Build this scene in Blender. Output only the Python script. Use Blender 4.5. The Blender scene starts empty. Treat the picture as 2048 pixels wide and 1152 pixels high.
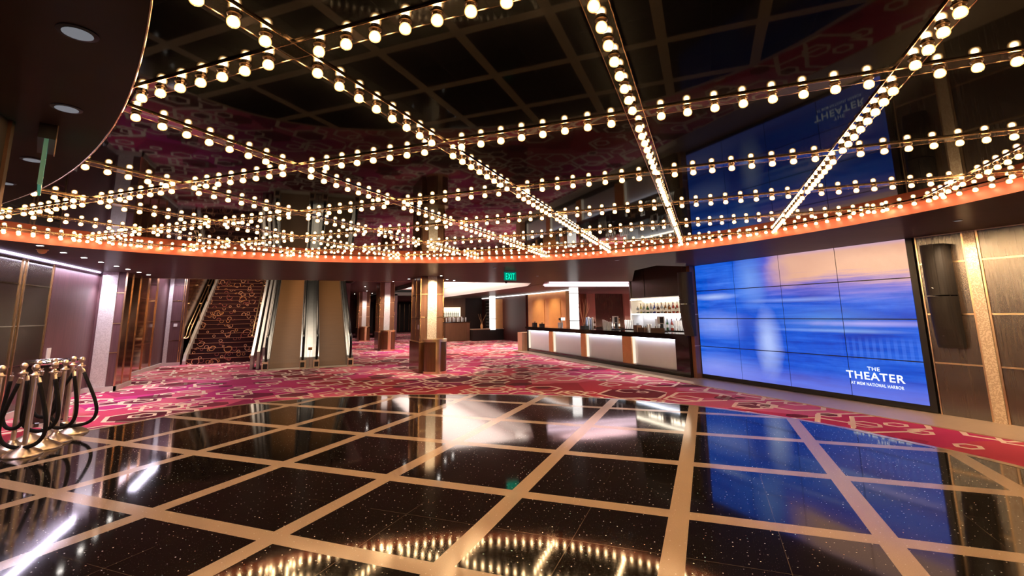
import bpy, bmesh, math, random
from mathutils import Vector, Matrix
from mathutils.geometry import tessellate_polygon
random.seed(7)
S2 = math.sqrt(.5)
C = bpy.context.scene.collection
sc = bpy.context.scene

# ------------------------------------------------------------------ camera, world, exposure
cam_d = bpy.data.cameras.new('camera')
cam = bpy.data.objects.new('camera', cam_d)
C.objects.link(cam)
cam_d.sensor_width = 36
cam_d.lens = 961.68 / 2048 * 36
cam_d.shift_x = -10.8 / 2048
cam_d.shift_y = -114.3 / 2048
cam_d.clip_start = .05
cam_d.clip_end = 200
fw = Vector((0.40015651, 0.9006583, 0.16937946))
rt = Vector((0.91480251, -0.40362356, -0.0149798))
up = Vector((-0.05487386, -0.16094302, 0.98543706))
mw = Matrix((rt, up, -fw)).transposed().to_4x4()
mw.translation = Vector((3.7769, -5.8329, 1.5))
cam.matrix_world = mw
sc.camera = cam
sc.view_settings.view_transform = 'Standard'
sc.view_settings.look = 'None'
sc.view_settings.exposure = 0.3
sc.view_settings.gamma = 1
sc.view_settings.use_curve_mapping = False
w = bpy.data.worlds.new('dim_interior')
sc.world = w
w.use_nodes = True
w.node_tree.nodes['Background'].inputs[0].default_value = (.9, .7, .6, 1)
w.node_tree.nodes['Background'].inputs[1].default_value = .02
sc.cycles.max_bounces = 8
sc.cycles.diffuse_bounces = 3
sc.cycles.glossy_bounces = 5
sc.cycles.transmission_bounces = 6
sc.cycles.sample_clamp_indirect = 4
sc.cycles.caustics_reflective = False
sc.cycles.caustics_refractive = False

BULB_L = 140.0       # brightness of the marquee bulbs


def light(name, kind, loc, energy, color=(1, 1, 1), rot=(0, 0, 0), size=None, size_y=None, spot=None, blend=.6, radius=.04, spread=None):
    d = bpy.data.lights.new(name, kind)
    d.energy = energy
    d.color = color
    if kind == 'AREA':
        d.shape = 'RECTANGLE' if size_y else 'SQUARE'
        d.size = size
        if size_y:
            d.size_y = size_y
        if spread:
            d.spread = spread
    elif kind == 'SPOT':
        d.spot_size = math.radians(spot)
        d.spot_blend = blend
        d.shadow_soft_size = radius
    else:
        d.shadow_soft_size = radius
    o = bpy.data.objects.new(name, d)
    o.location = loc
    o.rotation_euler = rot
    C.objects.link(o)
    return o


# ------------------------------------------------------------------ materials
class NT:
    def __init__(s, name):
        s.m = bpy.data.materials.new(name)
        s.m.use_nodes = True
        s.t = s.m.node_tree
        s.b = s.t.nodes['Principled BSDF']
        s.out = s.t.nodes['Material Output']

    def n(s, typ, **kw):
        o = s.t.nodes.new(typ)
        for k, v in kw.items():
            setattr(o, k, v)
        return o

    def _in(s, sock, v):
        if hasattr(v, 'is_output') or isinstance(v, bpy.types.NodeSocket):
            s.t.links.new(v, sock)
        elif v is not None:
            sock.default_value = v

    def math(s, op, a, b=None, c=None, clamp=False):
        o = s.n('ShaderNodeMath', operation=op)
        o.use_clamp = clamp
        s._in(o.inputs[0], a)
        if b is not None:
            s._in(o.inputs[1], b)
        if c is not None:
            s._in(o.inputs[2], c)
        return o.outputs[0]

    def vmath(s, op, a, b=None):
        o = s.n('ShaderNodeVectorMath', operation=op)
        s._in(o.inputs[0], a)
        if b is not None:
            s._in(o.inputs[1], b)
        return o.outputs[0]

    def pos(s):
        return s.n('ShaderNodeNewGeometry').outputs['Position']

    def sep(s, v):
        o = s.n('ShaderNodeSeparateXYZ')
        s._in(o.inputs[0], v)
        return o.outputs

    def comb(s, x=0, y=0, z=0):
        o = s.n('ShaderNodeCombineXYZ')
        for i, v in enumerate((x, y, z)):
            s._in(o.inputs[i], v)
        return o.outputs[0]

    def noise(s, vec, scale, detail=4, rough=.5, dist=0):
        o = s.n('ShaderNodeTexNoise')
        s._in(o.inputs['Vector'], vec)
        o.inputs['Scale'].default_value = scale
        o.inputs['Detail'].default_value = detail
        o.inputs['Roughness'].default_value = rough
        o.inputs['Distortion'].default_value = dist
        return o.outputs['Fac']

    def voronoi(s, vec, scale, rnd=1, dims='3D', feature='F1', metric='EUCLIDEAN'):
        o = s.n('ShaderNodeTexVoronoi', voronoi_dimensions=dims, feature=feature, distance=metric)
        s._in(o.inputs['Vector'], vec)
        o.inputs['Scale'].default_value = scale
        o.inputs['Randomness'].default_value = rnd
        return o.outputs

    def ramp(s, f, stops, mode='LINEAR'):
        o = s.n('ShaderNodeValToRGB')
        s._in(o.inputs[0], f)
        r = o.color_ramp
        r.interpolation = mode
        while len(r.elements) < len(stops):
            r.elements.new(.5)
        for e, (p, c) in zip(r.elements, stops):
            e.position = p
            e.color = (*c, 1) if len(c) == 3 else c
        return o.outputs[0]

    def mix(s, f, a, b, mode='MIX'):
        o = s.n('ShaderNodeMix', data_type='RGBA', blend_type=mode)
        s._in(o.inputs[0], f)
        s._in(o.inputs[6], (*a, 1) if isinstance(a, tuple) and len(a) == 3 else a)
        s._in(o.inputs[7], (*b, 1) if isinstance(b, tuple) and len(b) == 3 else b)
        return o.outputs[2]

    def bump(s, h, strength=.2, dist=.01):
        o = s.n('ShaderNodeBump')
        o.inputs['Strength'].default_value = strength
        o.inputs['Distance'].default_value = dist
        s._in(o.inputs['Height'], h)
        s.t.links.new(o.outputs[0], s.b.inputs['Normal'])

    def set(s, color=None, rough=None, metal=None, ior=None, emis=None, strength=None, trans=None, coat=None, spec=None):
        for nm, v in (('Base Color', color), ('Roughness', rough), ('Metallic', metal), ('IOR', ior), ('Emission Color', emis),
                      ('Emission Strength', strength), ('Transmission Weight', trans), ('Coat Weight', coat), ('Specular IOR Level', spec)):
            if v is not None:
                if isinstance(v, tuple) and len(v) == 3:
                    v = (*v, 1)
                s._in(s.b.inputs[nm], v)
        return s.m


def simple(name, col, rough=.5, metal=0, ior=1.45, var=.12, scale=6, **kw):
    t = NT(name)
    f = t.noise(t.pos(), scale, 3)
    lo = tuple(c * (1 - var) for c in col)
    hi = tuple(min(1, c * (1 + var)) for c in col)
    t.set(color=t.mix(f, lo, hi), rough=rough, metal=metal, ior=ior, **kw)
    return t.m


def emit(name, col, strength):
    t = NT(name)
    t.set(color=(0, 0, 0), emis=col, strength=strength, rough=.5)
    return t.m


def wood(name, dark, light_, rough=.3, scale=1.0, spec=1.5):
    t = NT(name)
    p = t.vmath('MULTIPLY', t.pos(), (26 * scale, 26 * scale, .9))
    f = t.noise(p, 1.6, 6, .6, .3)
    g = t.noise(t.pos(), 1.1, 2)
    f2 = t.math('ADD', t.math('MULTIPLY', f, .7), t.math('MULTIPLY', g, .3))
    t.set(color=t.ramp(f2, [(.3, dark), (.7, light_)]), rough=rough, ior=spec)
    t.bump(f, .015, .001)
    return t.m


def granite(name, a, b, scale=60, rough=.35):
    t = NT(name)
    v = t.voronoi(t.pos(), scale, 1)
    r = t.sep(v['Color'])[0]
    t.set(color=t.ramp(r, [(0, a), (.5, tuple((x + y) / 2 for x, y in zip(a, b))), (1, b)], 'CONSTANT'), rough=rough)
    return t.m


M = {}
M['brass'] = simple('brushed_brass', (.85, .55, .33), .22, 1)
M['gold'] = simple('satin_gold', (.9, .62, .36), .28, 1)
M['chrome'] = simple('chrome', (.75, .72, .7), .12, 1)
M['steel'] = simple('brushed_steel', (.46, .47, .48), .30, 1)
M['soffit'] = simple('satin_brown_ceiling', (.036, .028, .024), .3, 0, 1.4, spec=.10)
M['soffit_dark'] = simple('dark_ceiling', (.03, .024, .022), .3)
M['black'] = simple('satin_black', (.012, .011, .011), .4)
M['black_gloss'] = simple('black_polished_granite', (.012, .010, .009), .08, 0, 1.5)
M['rope'] = simple('black_velvet', (.006, .004, .004), .95, scale=200)
M['wood_right'] = wood('dark_walnut_panel', (.04, .025, .016), (.09, .058, .037), .24, 1.0, 2.1)
M['wood_left'] = wood('black_lacquer_panel', (.03, .021, .018), (.05, .036, .03), .16)
M['wood_purple'] = wood('aubergine_panel', (.085, .038, .046), (.17, .08, .09), .38)
M['wood_col'] = wood('reddish_walnut', (.13, .055, .03), (.25, .11, .06), .28)
M['wood_desk'] = wood('walnut_desk', (.12, .055, .025), (.2, .10, .045), .4)
M['stone'] = granite('pale_terrazzo', (.55, .5, .5), (.75, .7, .7), 70)
M['sparkle'] = granite('sparkling_mosaic', (.62, .47, .33), (1, .88, .7), 75, .25)
M['border'] = simple('beige_stone', (.5, .36, .25), .35, var=.08, scale=14)
M['curb'] = simple('white_curb_stone', (.62, .56, .54), .4)
M['plaster'] = simple('white_plaster', (.8, .76, .72), .8, var=.04)
M['copper'] = simple('copper_panel', (.72, .38, .16), .42, .45)
M['orange'] = simple('orange_lacquer', (.22, .042, .020), .35, 0, 1.35, var=.04)
M['white'] = simple('white_plastic', (.8, .8, .8), .4)
M['cup'] = simple('frosted_cup', (.86, .88, .92), .3)
M['paper'] = simple('paper', (.8, .75, .68), .7)
M['branch'] = simple('dry_twig', (.55, .3, .14), .7)
M['led_w'] = emit('warm_led_strip', (1, .82, .6), 6)
M['led_c'] = emit('cool_led_strip', (.86, .88, 1), 5)
M['led_c2'] = emit('blue_white_led', (.8, .86, 1), 9)
M['led_p'] = emit('lilac_led_strip', (.80, .66, 1), 3.2)
M['led_k'] = emit('pink_led_strip', (1, .72, .84), 3.5)
M['led_bar'] = emit('bar_led_strip', (.80, .87, 1), 6.5)
M['led_w2'] = emit('soft_warm_led', (1, .80, .62), .9)
M['led_shelf'] = emit('shelf_edge_light', (1, .86, .66), 9)
M['led_col'] = emit('lit_white_column', (1, .93, .88), 2.2)
M['lamp_disc'] = emit('downlight_lens', (1, .93, .85), 22)
M['lamp_dim'] = emit('dim_downlight_lens', (.85, .9, 1), .16)
M['text'] = emit('white_screen_lettering', (.9, .95, 1), 1.0)
M['exit'] = emit('green_exit_letters', (0, 1, .55), 1.3)
M['exit_glass'] = simple('green_glass', (0, .12, .09), .15, emis=(0, .6, .4), strength=.22)
M['exit_edge'] = simple('green_glass_edge', (.12, .16, .09), .3, emis=(.10, .6, .38), strength=.12)


def glassmat(name, col, rough=.02, alpha_mix=.75):
    t = NT(name)
    tr = t.n('ShaderNodeBsdfTransparent')
    tr.inputs[0].default_value = (*col, 1)
    gl = t.n('ShaderNodeBsdfGlossy')
    gl.inputs['Roughness'].default_value = rough
    gl.inputs['Color'].default_value = (.95, .95, .95, 1)
    fr = t.n('ShaderNodeFresnel')
    fr.inputs[0].default_value = 1.5
    f = t.math('ADD', fr.outputs[0], 1 - alpha_mix, clamp=True)
    ms = t.n('ShaderNodeMixShader')
    t.t.links.new(f, ms.inputs[0])
    t.t.links.new(tr.outputs[0], ms.inputs[1])
    t.t.links.new(gl.outputs[0], ms.inputs[2])
    t.t.links.new(ms.outputs[0], t.out.inputs[0])
    return t.m


M['glass'] = glassmat('clear_glass', (.92, .97, .95), .02, .93)
M['bronze_mirror'] = simple('bronze_mirror', (.42, .25, .17), .12, 1)


def bulb_mat():
    t = NT('glowing_globe')
    lw = t.n('ShaderNodeLayerWeight')
    lw.inputs[0].default_value = .5
    col = t.ramp(lw.outputs['Facing'], [(0, (1, .66, .34)), (.3, (1, .56, .22)), (.7, (1, .42, .10)), (1, (1, .36, .08))])
    st = t.ramp(lw.outputs['Facing'], [(0, (1, 1, 1)), (.10, (.75, .75, .75)), (.26, (.12, .12, .12)), (.45, (.022, .022, .022)), (.7, (.009, .009, .009)), (1, (.006, .006, .006))])
    k = t.math('MULTIPLY', t.sep(st)[0], BULB_L)
    t.set(color=(.3, .2, .1), emis=col, strength=k, rough=.1)
    return t.m


M['bulb'] = bulb_mat()


def mirror_ceiling():
    t = NT('black_mirror_ceiling')
    gl = t.n('ShaderNodeBsdfGlossy')
    gl.inputs['Roughness'].default_value = .03
    n_ = t.noise(t.pos(), .45, 2)
    fr = t.n('ShaderNodeLayerWeight')
    fr.inputs[0].default_value = .5
    f = t.math('ADD', t.math('MULTIPLY', t.math('POWER', fr.outputs['Facing'], 12.0), 1.3), t.math('ADD', .024, t.math('MULTIPLY', n_, .012)))
    t._in(gl.inputs['Color'], t.comb(f, f, t.math('MULTIPLY', f, .96)))
    df = t.n('ShaderNodeBsdfDiffuse')
    df.inputs[0].default_value = (.006, .006, .006, 1)
    ad = t.n('ShaderNodeAddShader')
    t.t.links.new(gl.outputs[0], ad.inputs[0])
    t.t.links.new(df.outputs[0], ad.inputs[1])
    t.t.links.new(ad.outputs[0], t.out.inputs[0])
    return t.m


M['mirror'] = mirror_ceiling()
M['strip'] = simple('black_glass_strip', (.008, .007, .006), .03, 0, 1.5)
M['socket'] = simple('dark_bronze_socket', (.16, .10, .06), .3, 1)


def soffit_mat():
    t = NT('satin_brown_soffit')
    lw = t.n('ShaderNodeLayerWeight')
    lw.inputs[0].default_value = .5
    f = t.math('ADD', t.math('MULTIPLY', t.math('POWER', lw.outputs['Facing'], 10.0), .14), .022)
    gl = t.n('ShaderNodeBsdfGlossy')
    gl.inputs['Roughness'].default_value = .24
    t._in(gl.inputs['Color'], t.comb(f, f, f))
    df = t.n('ShaderNodeBsdfDiffuse')
    t._in(df.inputs[0], t.mix(t.noise(t.pos(), 3, 3), (.092, .077, .068), (.108, .090, .080)))
    ad = t.n('ShaderNodeAddShader')
    t.t.links.new(gl.outputs[0], ad.inputs[0])
    t.t.links.new(df.outputs[0], ad.inputs[1])
    t.t.links.new(ad.outputs[0], t.out.inputs[0])
    return t.m


M['soffit'] = soffit_mat()
CELL = 1.2984


def grid_uv(t):
    """floor-grid coordinates: the tile grid is turned 45 degrees to the walls"""
    p = t.sep(t.pos())
    gx = t.math('MULTIPLY', t.math('SUBTRACT', p[0], p[1]), S2)
    gy = t.math('MULTIPLY', t.math('ADD', p[0], p[1]), S2)
    return gx, gy


def tiles():
    t = NT('black_sparkle_tile_with_tan_bands')
    gx, gy = grid_uv(t)

    def dist(a, period, off):
        m = t.math('ADD', t.math('DIVIDE', t.math('SUBTRACT', a, off), period), .5)
        return t.math('MULTIPLY', t.math('ABSOLUTE', t.math('SUBTRACT', t.math('FRACT', m), .5)), period)
    band = t.math('MAXIMUM', t.math('LESS_THAN', dist(gx, CELL, 0), .073), t.math('LESS_THAN', dist(gy, CELL, 0.01), .073))
    grout = t.math('MAXIMUM', t.math('LESS_THAN', dist(gx, CELL, CELL / 2), .0022), t.math('LESS_THAN', dist(gy, CELL, CELL / 2), .0022))
    vec = t.comb(gx, gy, 0)
    # mirror flakes in the agglomerate
    v = t.voronoi(vec, 19, 1, '2D')
    rnd = t.sep(v['Color'])
    flake = t.math('MULTIPLY', t.math('LESS_THAN', v['Distance'], t.math('MULTIPLY', rnd[1], .085)), t.math('GREATER_THAN', rnd[0], .45))
    v2 = t.voronoi(vec, 70, 1, '2D')
    r2 = t.sep(v2['Color'])
    fl2 = t.math('MULTIPLY', t.math('LESS_THAN', v2['Distance'], .10), t.math('GREATER_THAN', r2[0], .86))
    base = t.mix(t.noise(vec, 90, 2), (.0035, .003, .0028), (.014, .011, .009))
    base = t.mix(t.math('MULTIPLY', fl2, .35), base, (.3, .22, .16))
    flc = t.ramp(rnd[2], [(0, (1, .9, .75)), (.6, (1, 1, 1)), (.85, (.9, .5, .3)), (.93, (.4, .8, .7))], 'CONSTANT')
    base = t.mix(flake, base, flc)
    base = t.mix(grout, base, (.1, .075, .05))
    tan = t.mix(t.noise(vec, 160, 2), (.42, .30, .205), (.58, .42, .30))
    tan = t.mix(t.math('MULTIPLY', flake, .5), tan, (1, .9, .8))
    # edge band round the rim
    col = t.mix(band, base, tan)
    rough = t.math('ADD', t.math('MULTIPLY', band, .06), .06)
    t.set(color=col, rough=rough, ior=1.52)
    wv = t.noise(vec, 1.7, 2)
    t.bump(wv, .05, .01)
    return t.m


M['tiles'] = tiles()


def carpet():
    t = NT('hexagon_pattern_carpet')
    p = t.sep(t.pos())
    # pattern axes: length along the view hall
    x = t.math('MULTIPLY', t.math('ADD', t.math('MULTIPLY', p[0], .92), t.math('MULTIPLY', p[1], -.40)), 1.0)
    y = t.math('MULTIPLY', t.math('ADD', t.math('MULTIPLY', p[0], .40), t.math('MULTIPLY', p[1], .92)), 1.0)
    vec = t.comb(x, y, 0)

    def hexrings(scale, off, rmax, wd, rnd=.75, keep=.0):
        vv = t.vmath('ADD', vec, off)
        vo = t.voronoi(vv, scale, rnd, '2D')
        d = t.vmath('SUBTRACT', vv, vo['Position'])
        ds = t.sep(d)
        ax = t.math('ABSOLUTE', ds[0])
        ay = t.math('ABSOLUTE', ds[1])
        hd = t.math('MAXIMUM', t.math('ADD', t.math('MULTIPLY', ax, .78), t.math('MULTIPLY', ay, .5)), t.math('MULTIPLY', ay, .95))
        cc = t.sep(vo['Color'])
        r = t.math('MULTIPLY', t.math('ADD', t.math('MULTIPLY', cc[0], .6), .4), rmax)
        ring = t.math('LESS_THAN', t.math('ABSOLUTE', t.math('SUBTRACT', hd, r)), wd)
        ring = t.math('MULTIPLY', ring, t.math('GREATER_THAN', cc[2], keep))
        inside = t.math('LESS_THAN', hd, r)
        return ring, inside, cc[1]
    v = t.voronoi(t.comb(t.math('MULTIPLY', x, .8), y, 0), .85, 1, '2D', 'F1', 'MANHATTAN')
    c = t.sep(v['Color'])
    pat = t.ramp(c[0], [(0, (.50, .03, .20)), (.17, (.50, .035, .075)), (.34, (.72, .15, .22)), (.5, (.26, .013, .03)),
                        (.62, (.62, .07, .11)), (.76, (.72, .17, .30)), (.90, (.11, .005, .014))], 'CONSTANT')
    v2 = t.voronoi(t.comb(t.math('MULTIPLY', x, .6), t.math('ADD', y, 7.3), 0), .5, 1, '2D', 'F1', 'MANHATTAN')
    c2 = t.sep(v2['Color'])
    pat = t.mix(.35, pat, t.ramp(c2[0], [(0, (.55, .04, .24)), (.25, (.55, .05, .09)), (.6, (.66, .12, .16)), (.87, (.25, .015, .04))], 'CONSTANT'))
    cream = t.mix(t.noise(vec, 60, 1), (.78, .58, .48), (.92, .74, .64))
    for scale, off, rmax, wd, rnd_, keep in ((.80, (0, 0, 0), .55, .032, .45, .12), (1.1, (3.3, 1.7, 0), .38, .028, .5, .35), (2.0, (1.3, 4.4, 0), .19, .023, .6, .5)):
        ring, inside, q = hexrings(scale, off, rmax, wd, rnd_, keep)
        dk = t.math('MULTIPLY', inside, t.math('GREATER_THAN', q, .82))
        pat = t.mix(t.math('MULTIPLY', dk, .8), pat, (.07, .004, .012))
        pat = t.mix(ring, pat, cream)
    t.set(color=pat, rough=.95, ior=1.3)
    t.bump(t.noise(t.pos(), 400, 1), .3, .003)
    return t.m


M['carpet'] = carpet()


def stair_carpet():
    t = NT('dark_stair_carpet_with_gold_circles')
    p = t.sep(t.pos())
    base = t.mix(t.noise(t.pos(), 3, 2), (.022, .002, .004), (.05, .004, .008))
    col = base
    for sc_, off, rm, wd, keep in ((2.5, (0, 0, 0), .14, .011, .25), (4.6, (2, 5, 0), .07, .008, .4)):
        vec = t.comb(t.math('ADD', p[0], off[0]), t.math('ADD', t.math('ADD', p[2], t.math('MULTIPLY', p[1], .18)), off[1]), 0)
        vo = t.voronoi(vec, sc_, .9, '2D')
        cc = t.sep(vo['Color'])
        dd = t.math('DIVIDE', vo['Distance'], sc_)
        r = t.math('MULTIPLY', t.math('ADD', t.math('MULTIPLY', cc[0], .6), .4), rm)
        ring = t.math('MULTIPLY', t.math('LESS_THAN', t.math('ABSOLUTE', t.math('SUBTRACT', dd, r)), wd), t.math('GREATER_THAN', cc[2], keep))
        col = t.mix(ring, col, t.ramp(cc[1], [(0, (.9, .45, .26)), (.5, (.85, .38, .14)), (.75, (.45, .12, .1))], 'CONSTANT'))
    t.set(color=col, rough=.9)
    return t.m


M['stair'] = stair_carpet()


def screen():
    t = NT('video_wall_image')
    p = t.sep(t.pos())
    s = t.math('DIVIDE', t.math('SUBTRACT', 2.72, p[1]), 4.34)
    h = t.math('DIVIDE', t.math('SUBTRACT', p[2], .10), 2.455)
    st = t.noise(t.comb(t.math('MULTIPLY', s, 1.4), t.math('MULTIPLY', h, 13), 0), 1.5, 6, .65, .3)
    bl = t.noise(t.comb(s, h, 3), 3.2, 4, .6, .6)
    f = t.math('ADD', t.math('MULTIPLY', st, .62), t.math('MULTIPLY', bl, .38))
    blue = t.ramp(f, [(.34, (.0, .03, .42)), (.46, (.0, .085, .66)), (.58, (.02, .15, .80)), (.72, (.12, .28, .9)), (.88, (.40, .48, 1))])

    def blob(cx, cy, rx, ry, soft=1.0):
        a = t.math('DIVIDE', t.math('SUBTRACT', s, cx), rx)
        b = t.math('DIVIDE', t.math('SUBTRACT', h, cy), ry)
        d = t.math('SQRT', t.math('ADD', t.math('MULTIPLY', a, a), t.math('MULTIPLY', b, b)))
        d = t.math('ADD', d, t.math('MULTIPLY', t.math('SUBTRACT', bl, .5), 1.2))
        return t.math('SUBTRACT', 1, d, clamp=True)

    def sstep(x, a, b):
        o = t.n('ShaderNodeMapRange', interpolation_type='SMOOTHSTEP')
        t._in(o.inputs[0], x)
        o.inputs[1].default_value = a
        o.inputs[2].default_value = b
        return o.outputs[0]
    # pale areas on the viewer's left half
    blue = t.mix(t.math('MULTIPLY', blob(.12, .45, .24, .15), .75), blue, (.35, .46, 1))
    blue = t.mix(t.math('MULTIPLY', blob(.10, .08, .34, .15), .75), blue, (.30, .40, .95))
    blue = t.mix(t.math('MULTIPLY', blob(.34, .80, .11, .26), .8), blue, (.22, .42, .95))
    blue = t.mix(t.math('MULTIPLY', blob(.41, .32, .07, .30), 1.0), blue, (.42, .55, 1))
    blue = t.mix(t.math('MULTIPLY', blob(.30, .40, .07, .20), .8), blue, (.0, .06, .55))
    blue = t.mix(t.math('MULTIPLY', blob(.68, .50, .26, .10), .7), blue, (.12, .30, .75))
    blue = t.mix(t.math('MULTIPLY', sstep(h, .16, .02), .55), blue, (.22, .26, .9))
    blue = t.mix(t.math('MULTIPLY', blob(.84, .47, .34, .022), .8), blue, (.50, .46, .95))
    blue = t.mix(t.math('MULTIPLY', blob(.70, .42, .30, .016), .7), blue, (.30, .50, .95))
    blue = t.mix(t.math('MULTIPLY', blob(.12, .69, .20, .035), .9), blue, (.45, .60, 1))
    blue = t.mix(t.math('MULTIPLY', blob(.55, .64, .34, .020), .6), blue, (.35, .50, 1))
    # vertical comb of faint bars low on the viewer's right
    comb = t.math('MULTIPLY', t.math('GREATER_THAN', t.math('FRACT', t.math('MULTIPLY', s, 42)), .5), t.math('MULTIPLY', sstep(s, .7, .8), t.math('MULTIPLY', sstep(h, .22, .27), sstep(h, .40, .34))))
    blue = t.mix(t.math('MULTIPLY', comb, .3), blue, (.08, .25, .95))
    purple = t.mix(f, (.10, .06, .45), (.40, .28, .72))
    g = t.math('ADD', h, t.math('MULTIPLY', t.math('SUBTRACT', st, .5), .30))
    sw = t.math('ADD', s, t.math('MULTIPLY', t.math('SUBTRACT', bl, .5), .25))
    col = t.mix(t.math('MULTIPLY', t.math('MULTIPLY', sstep(g, .60, .78), sstep(sw, .32, .55)), .85), blue, purple)
    peach = t.mix(bl, (.70, .33, .22), (.86, .50, .36))
    col = t.mix(t.math('MULTIPLY', sstep(g, .70, .82), sstep(sw, .42, .60)), col, peach)
    col = t.mix(t.math('MULTIPLY', t.math('MULTIPLY', sstep(s, .45, .62), sstep(h, .955, 1.0)), .7), col, (.55, .38, .66))
    t.set(color=(.01, .01, .012), rough=.25, emis=col, strength=.80)
    return t.m


M['screen'] = screen()


# ------------------------------------------------------------------ mesh helpers
def add_box(bm, x0, x1, y0, y1, z0, z1, bevel=0):
    vs = [bm.verts.new((x, y, z)) for z in (z0, z1) for y in (y0, y1) for x in (x0, x1)]
    fs = [(0, 2, 3, 1), (4, 5, 7, 6), (0, 1, 5, 4), (1, 3, 7, 5), (3, 2, 6, 7), (2, 0, 4, 6)]
    faces = [bm.faces.new([vs[i] for i in f]) for f in fs]
    if bevel:
        es = list({e for f in faces for e in f.edges})
        bmesh.ops.bevel(bm, geom=es, offset=bevel, segments=2, affect='EDGES', profile=.5)
    return bm


def bx(x0, x1, y0, y1, z0, z1, bevel=0):
    return add_box(bmesh.new(), min(x0, x1), max(x0, x1), min(y0, y1), max(y0, y1), min(z0, z1), max(z0, z1), bevel)


def add_lathe(bm, prof, seg=24, cx=0, cy=0, cz=0):
    rings = []
    for r, z in prof:
        if r < 1e-6:
            rings.append([bm.verts.new((cx, cy, cz + z))])
        else:
            rings.append([bm.verts.new((cx + r * math.cos(2 * math.pi * i / seg), cy + r * math.sin(2 * math.pi * i / seg), cz + z)) for i in range(seg)])
    for a, b in zip(rings, rings[1:]):
        for i in range(seg):
            j = (i + 1) % seg
            if len(a) == 1 and len(b) == 1:
                continue
            if len(a) == 1:
                bm.faces.new((a[0], b[j], b[i]))
            elif len(b) == 1:
                bm.faces.new((a[i], a[j], b[0]))
            else:
                bm.faces.new((a[i], a[j], b[j], b[i]))
    return bm


def lathe(prof, seg=24, **k):
    return add_lathe(bmesh.new(), prof, seg, **k)


def add_tube(bm, pts, r, seg=8, caps=True):
    pts = [Vector(p) for p in pts]
    rings = []
    prev_n = None
    for i, p in enumerate(pts):
        a = pts[max(i - 1, 0)]
        b = pts[min(i + 1, len(pts) - 1)]
        d = (b - a).normalized()
        if prev_n is None:
            n = d.cross(Vector((0, 0, 1)))
            if n.length < 1e-3:
                n = d.cross(Vector((1, 0, 0)))
        else:
            n = prev_n - d * prev_n.dot(d)
        n.normalize()
        prev_n = n
        q = d.cross(n)
        rr = r[i] if isinstance(r, (list, tuple)) else r
        rings.append([bm.verts.new(p + n * (rr * math.cos(2 * math.pi * k / seg)) + q * (rr * math.sin(2 * math.pi * k / seg))) for k in range(seg)])
    for a, b in zip(rings, rings[1:]):
        for k in range(seg):
            j = (k + 1) % seg
            bm.faces.new((a[k], b[k], b[j], a[j]))
    if caps:
        bm.faces.new(rings[0])
        bm.faces.new(list(reversed(rings[-1])))
    return bm


def tube(pts, r, seg=8):
    return add_tube(bmesh.new(), pts, r, seg)


def add_prism(bm, poly, axis, a, b):
    """extrude a 2-D polygon along an axis ('x','y' or 'z') between a and b"""
    def P(u, v, t):
        return {'x': (t, u, v), 'y': (u, t, v), 'z': (u, v, t)}[axis]
    A = [bm.verts.new(P(u, v, a)) for u, v in poly]
    B = [bm.verts.new(P(u, v, b)) for u, v in poly]
    n = len(poly)
    for i in range(n):
        j = (i + 1) % n
        bm.faces.new((A[i], A[j], B[j], B[i]))
    bm.faces.new(list(reversed(A)))
    bm.faces.new(B)
    return bm


def prism(poly, axis, a, b):
    return add_prism(bmesh.new(), poly, axis, a, b)


def obj(name, bm, mat, parent=None, smooth=False, label=None, recalc=True):
    me = bpy.data.meshes.new(name)
    if recalc:
        bmesh.ops.recalc_face_normals(bm, faces=bm.faces)
    bm.to_mesh(me)
    bm.free()
    if mat:
        me.materials.append(mat)
    if smooth:
        me.polygons.foreach_set('use_smooth', [True] * len(me.polygons))
        me.update()
    o = bpy.data.objects.new(name, me)
    C.objects.link(o)
    if parent:
        o.parent = parent
    if label:
        o['label'] = label
    return o


def thing(name, label, cat, loc=(0, 0, 0), rotz=0, group=None):
    o = bpy.data.objects.new(name, None)
    C.objects.link(o)
    o.location = loc
    o.rotation_euler = (0, 0, rotz)
    o.empty_display_size = .1
    o['label'] = label
    o['category'] = cat
    if group:
        o['group'] = group
    return o


def tag(o, label, cat, group=None, kind=None):
    o['label'] = label
    o['category'] = cat
    if group:
        o['group'] = group
    if kind:
        o['kind'] = kind
    return o


def struct(name, bm, mat, smooth=False, recalc=True):
    o = obj(name, bm, mat, smooth=smooth, recalc=recalc)
    o['kind'] = 'structure'
    return o


def copy_tree(o, parent=None):
    c = o.copy()
    C.objects.link(c)
    if parent:
        c.parent = parent
    for ch in list(o.children):
        copy_tree(ch, c)
    return c


def poly_face(outer, holes, z, flip=False, thick=0):
    bm = bmesh.new()
    loops = [[Vector((x, y, 0)) for x, y in outer]] + [[Vector((x, y, 0)) for x, y in h] for h in holes]
    flat = [v for lp in loops for v in lp]
    vs = [bm.verts.new((v.x, v.y, z)) for v in flat]
    for tri in tessellate_polygon(loops):
        try:
            bm.faces.new([vs[i] for i in tri])
        except ValueError:
            pass
    bm.normal_update()
    for f in bm.faces:
        if f.normal.z > 0:
            f.normal_flip()
    return bm


# ------------------------------------------------------------------ plan outlines
def uv(x, y):
    return ((x + y) * S2, (y - x) * S2)


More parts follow.
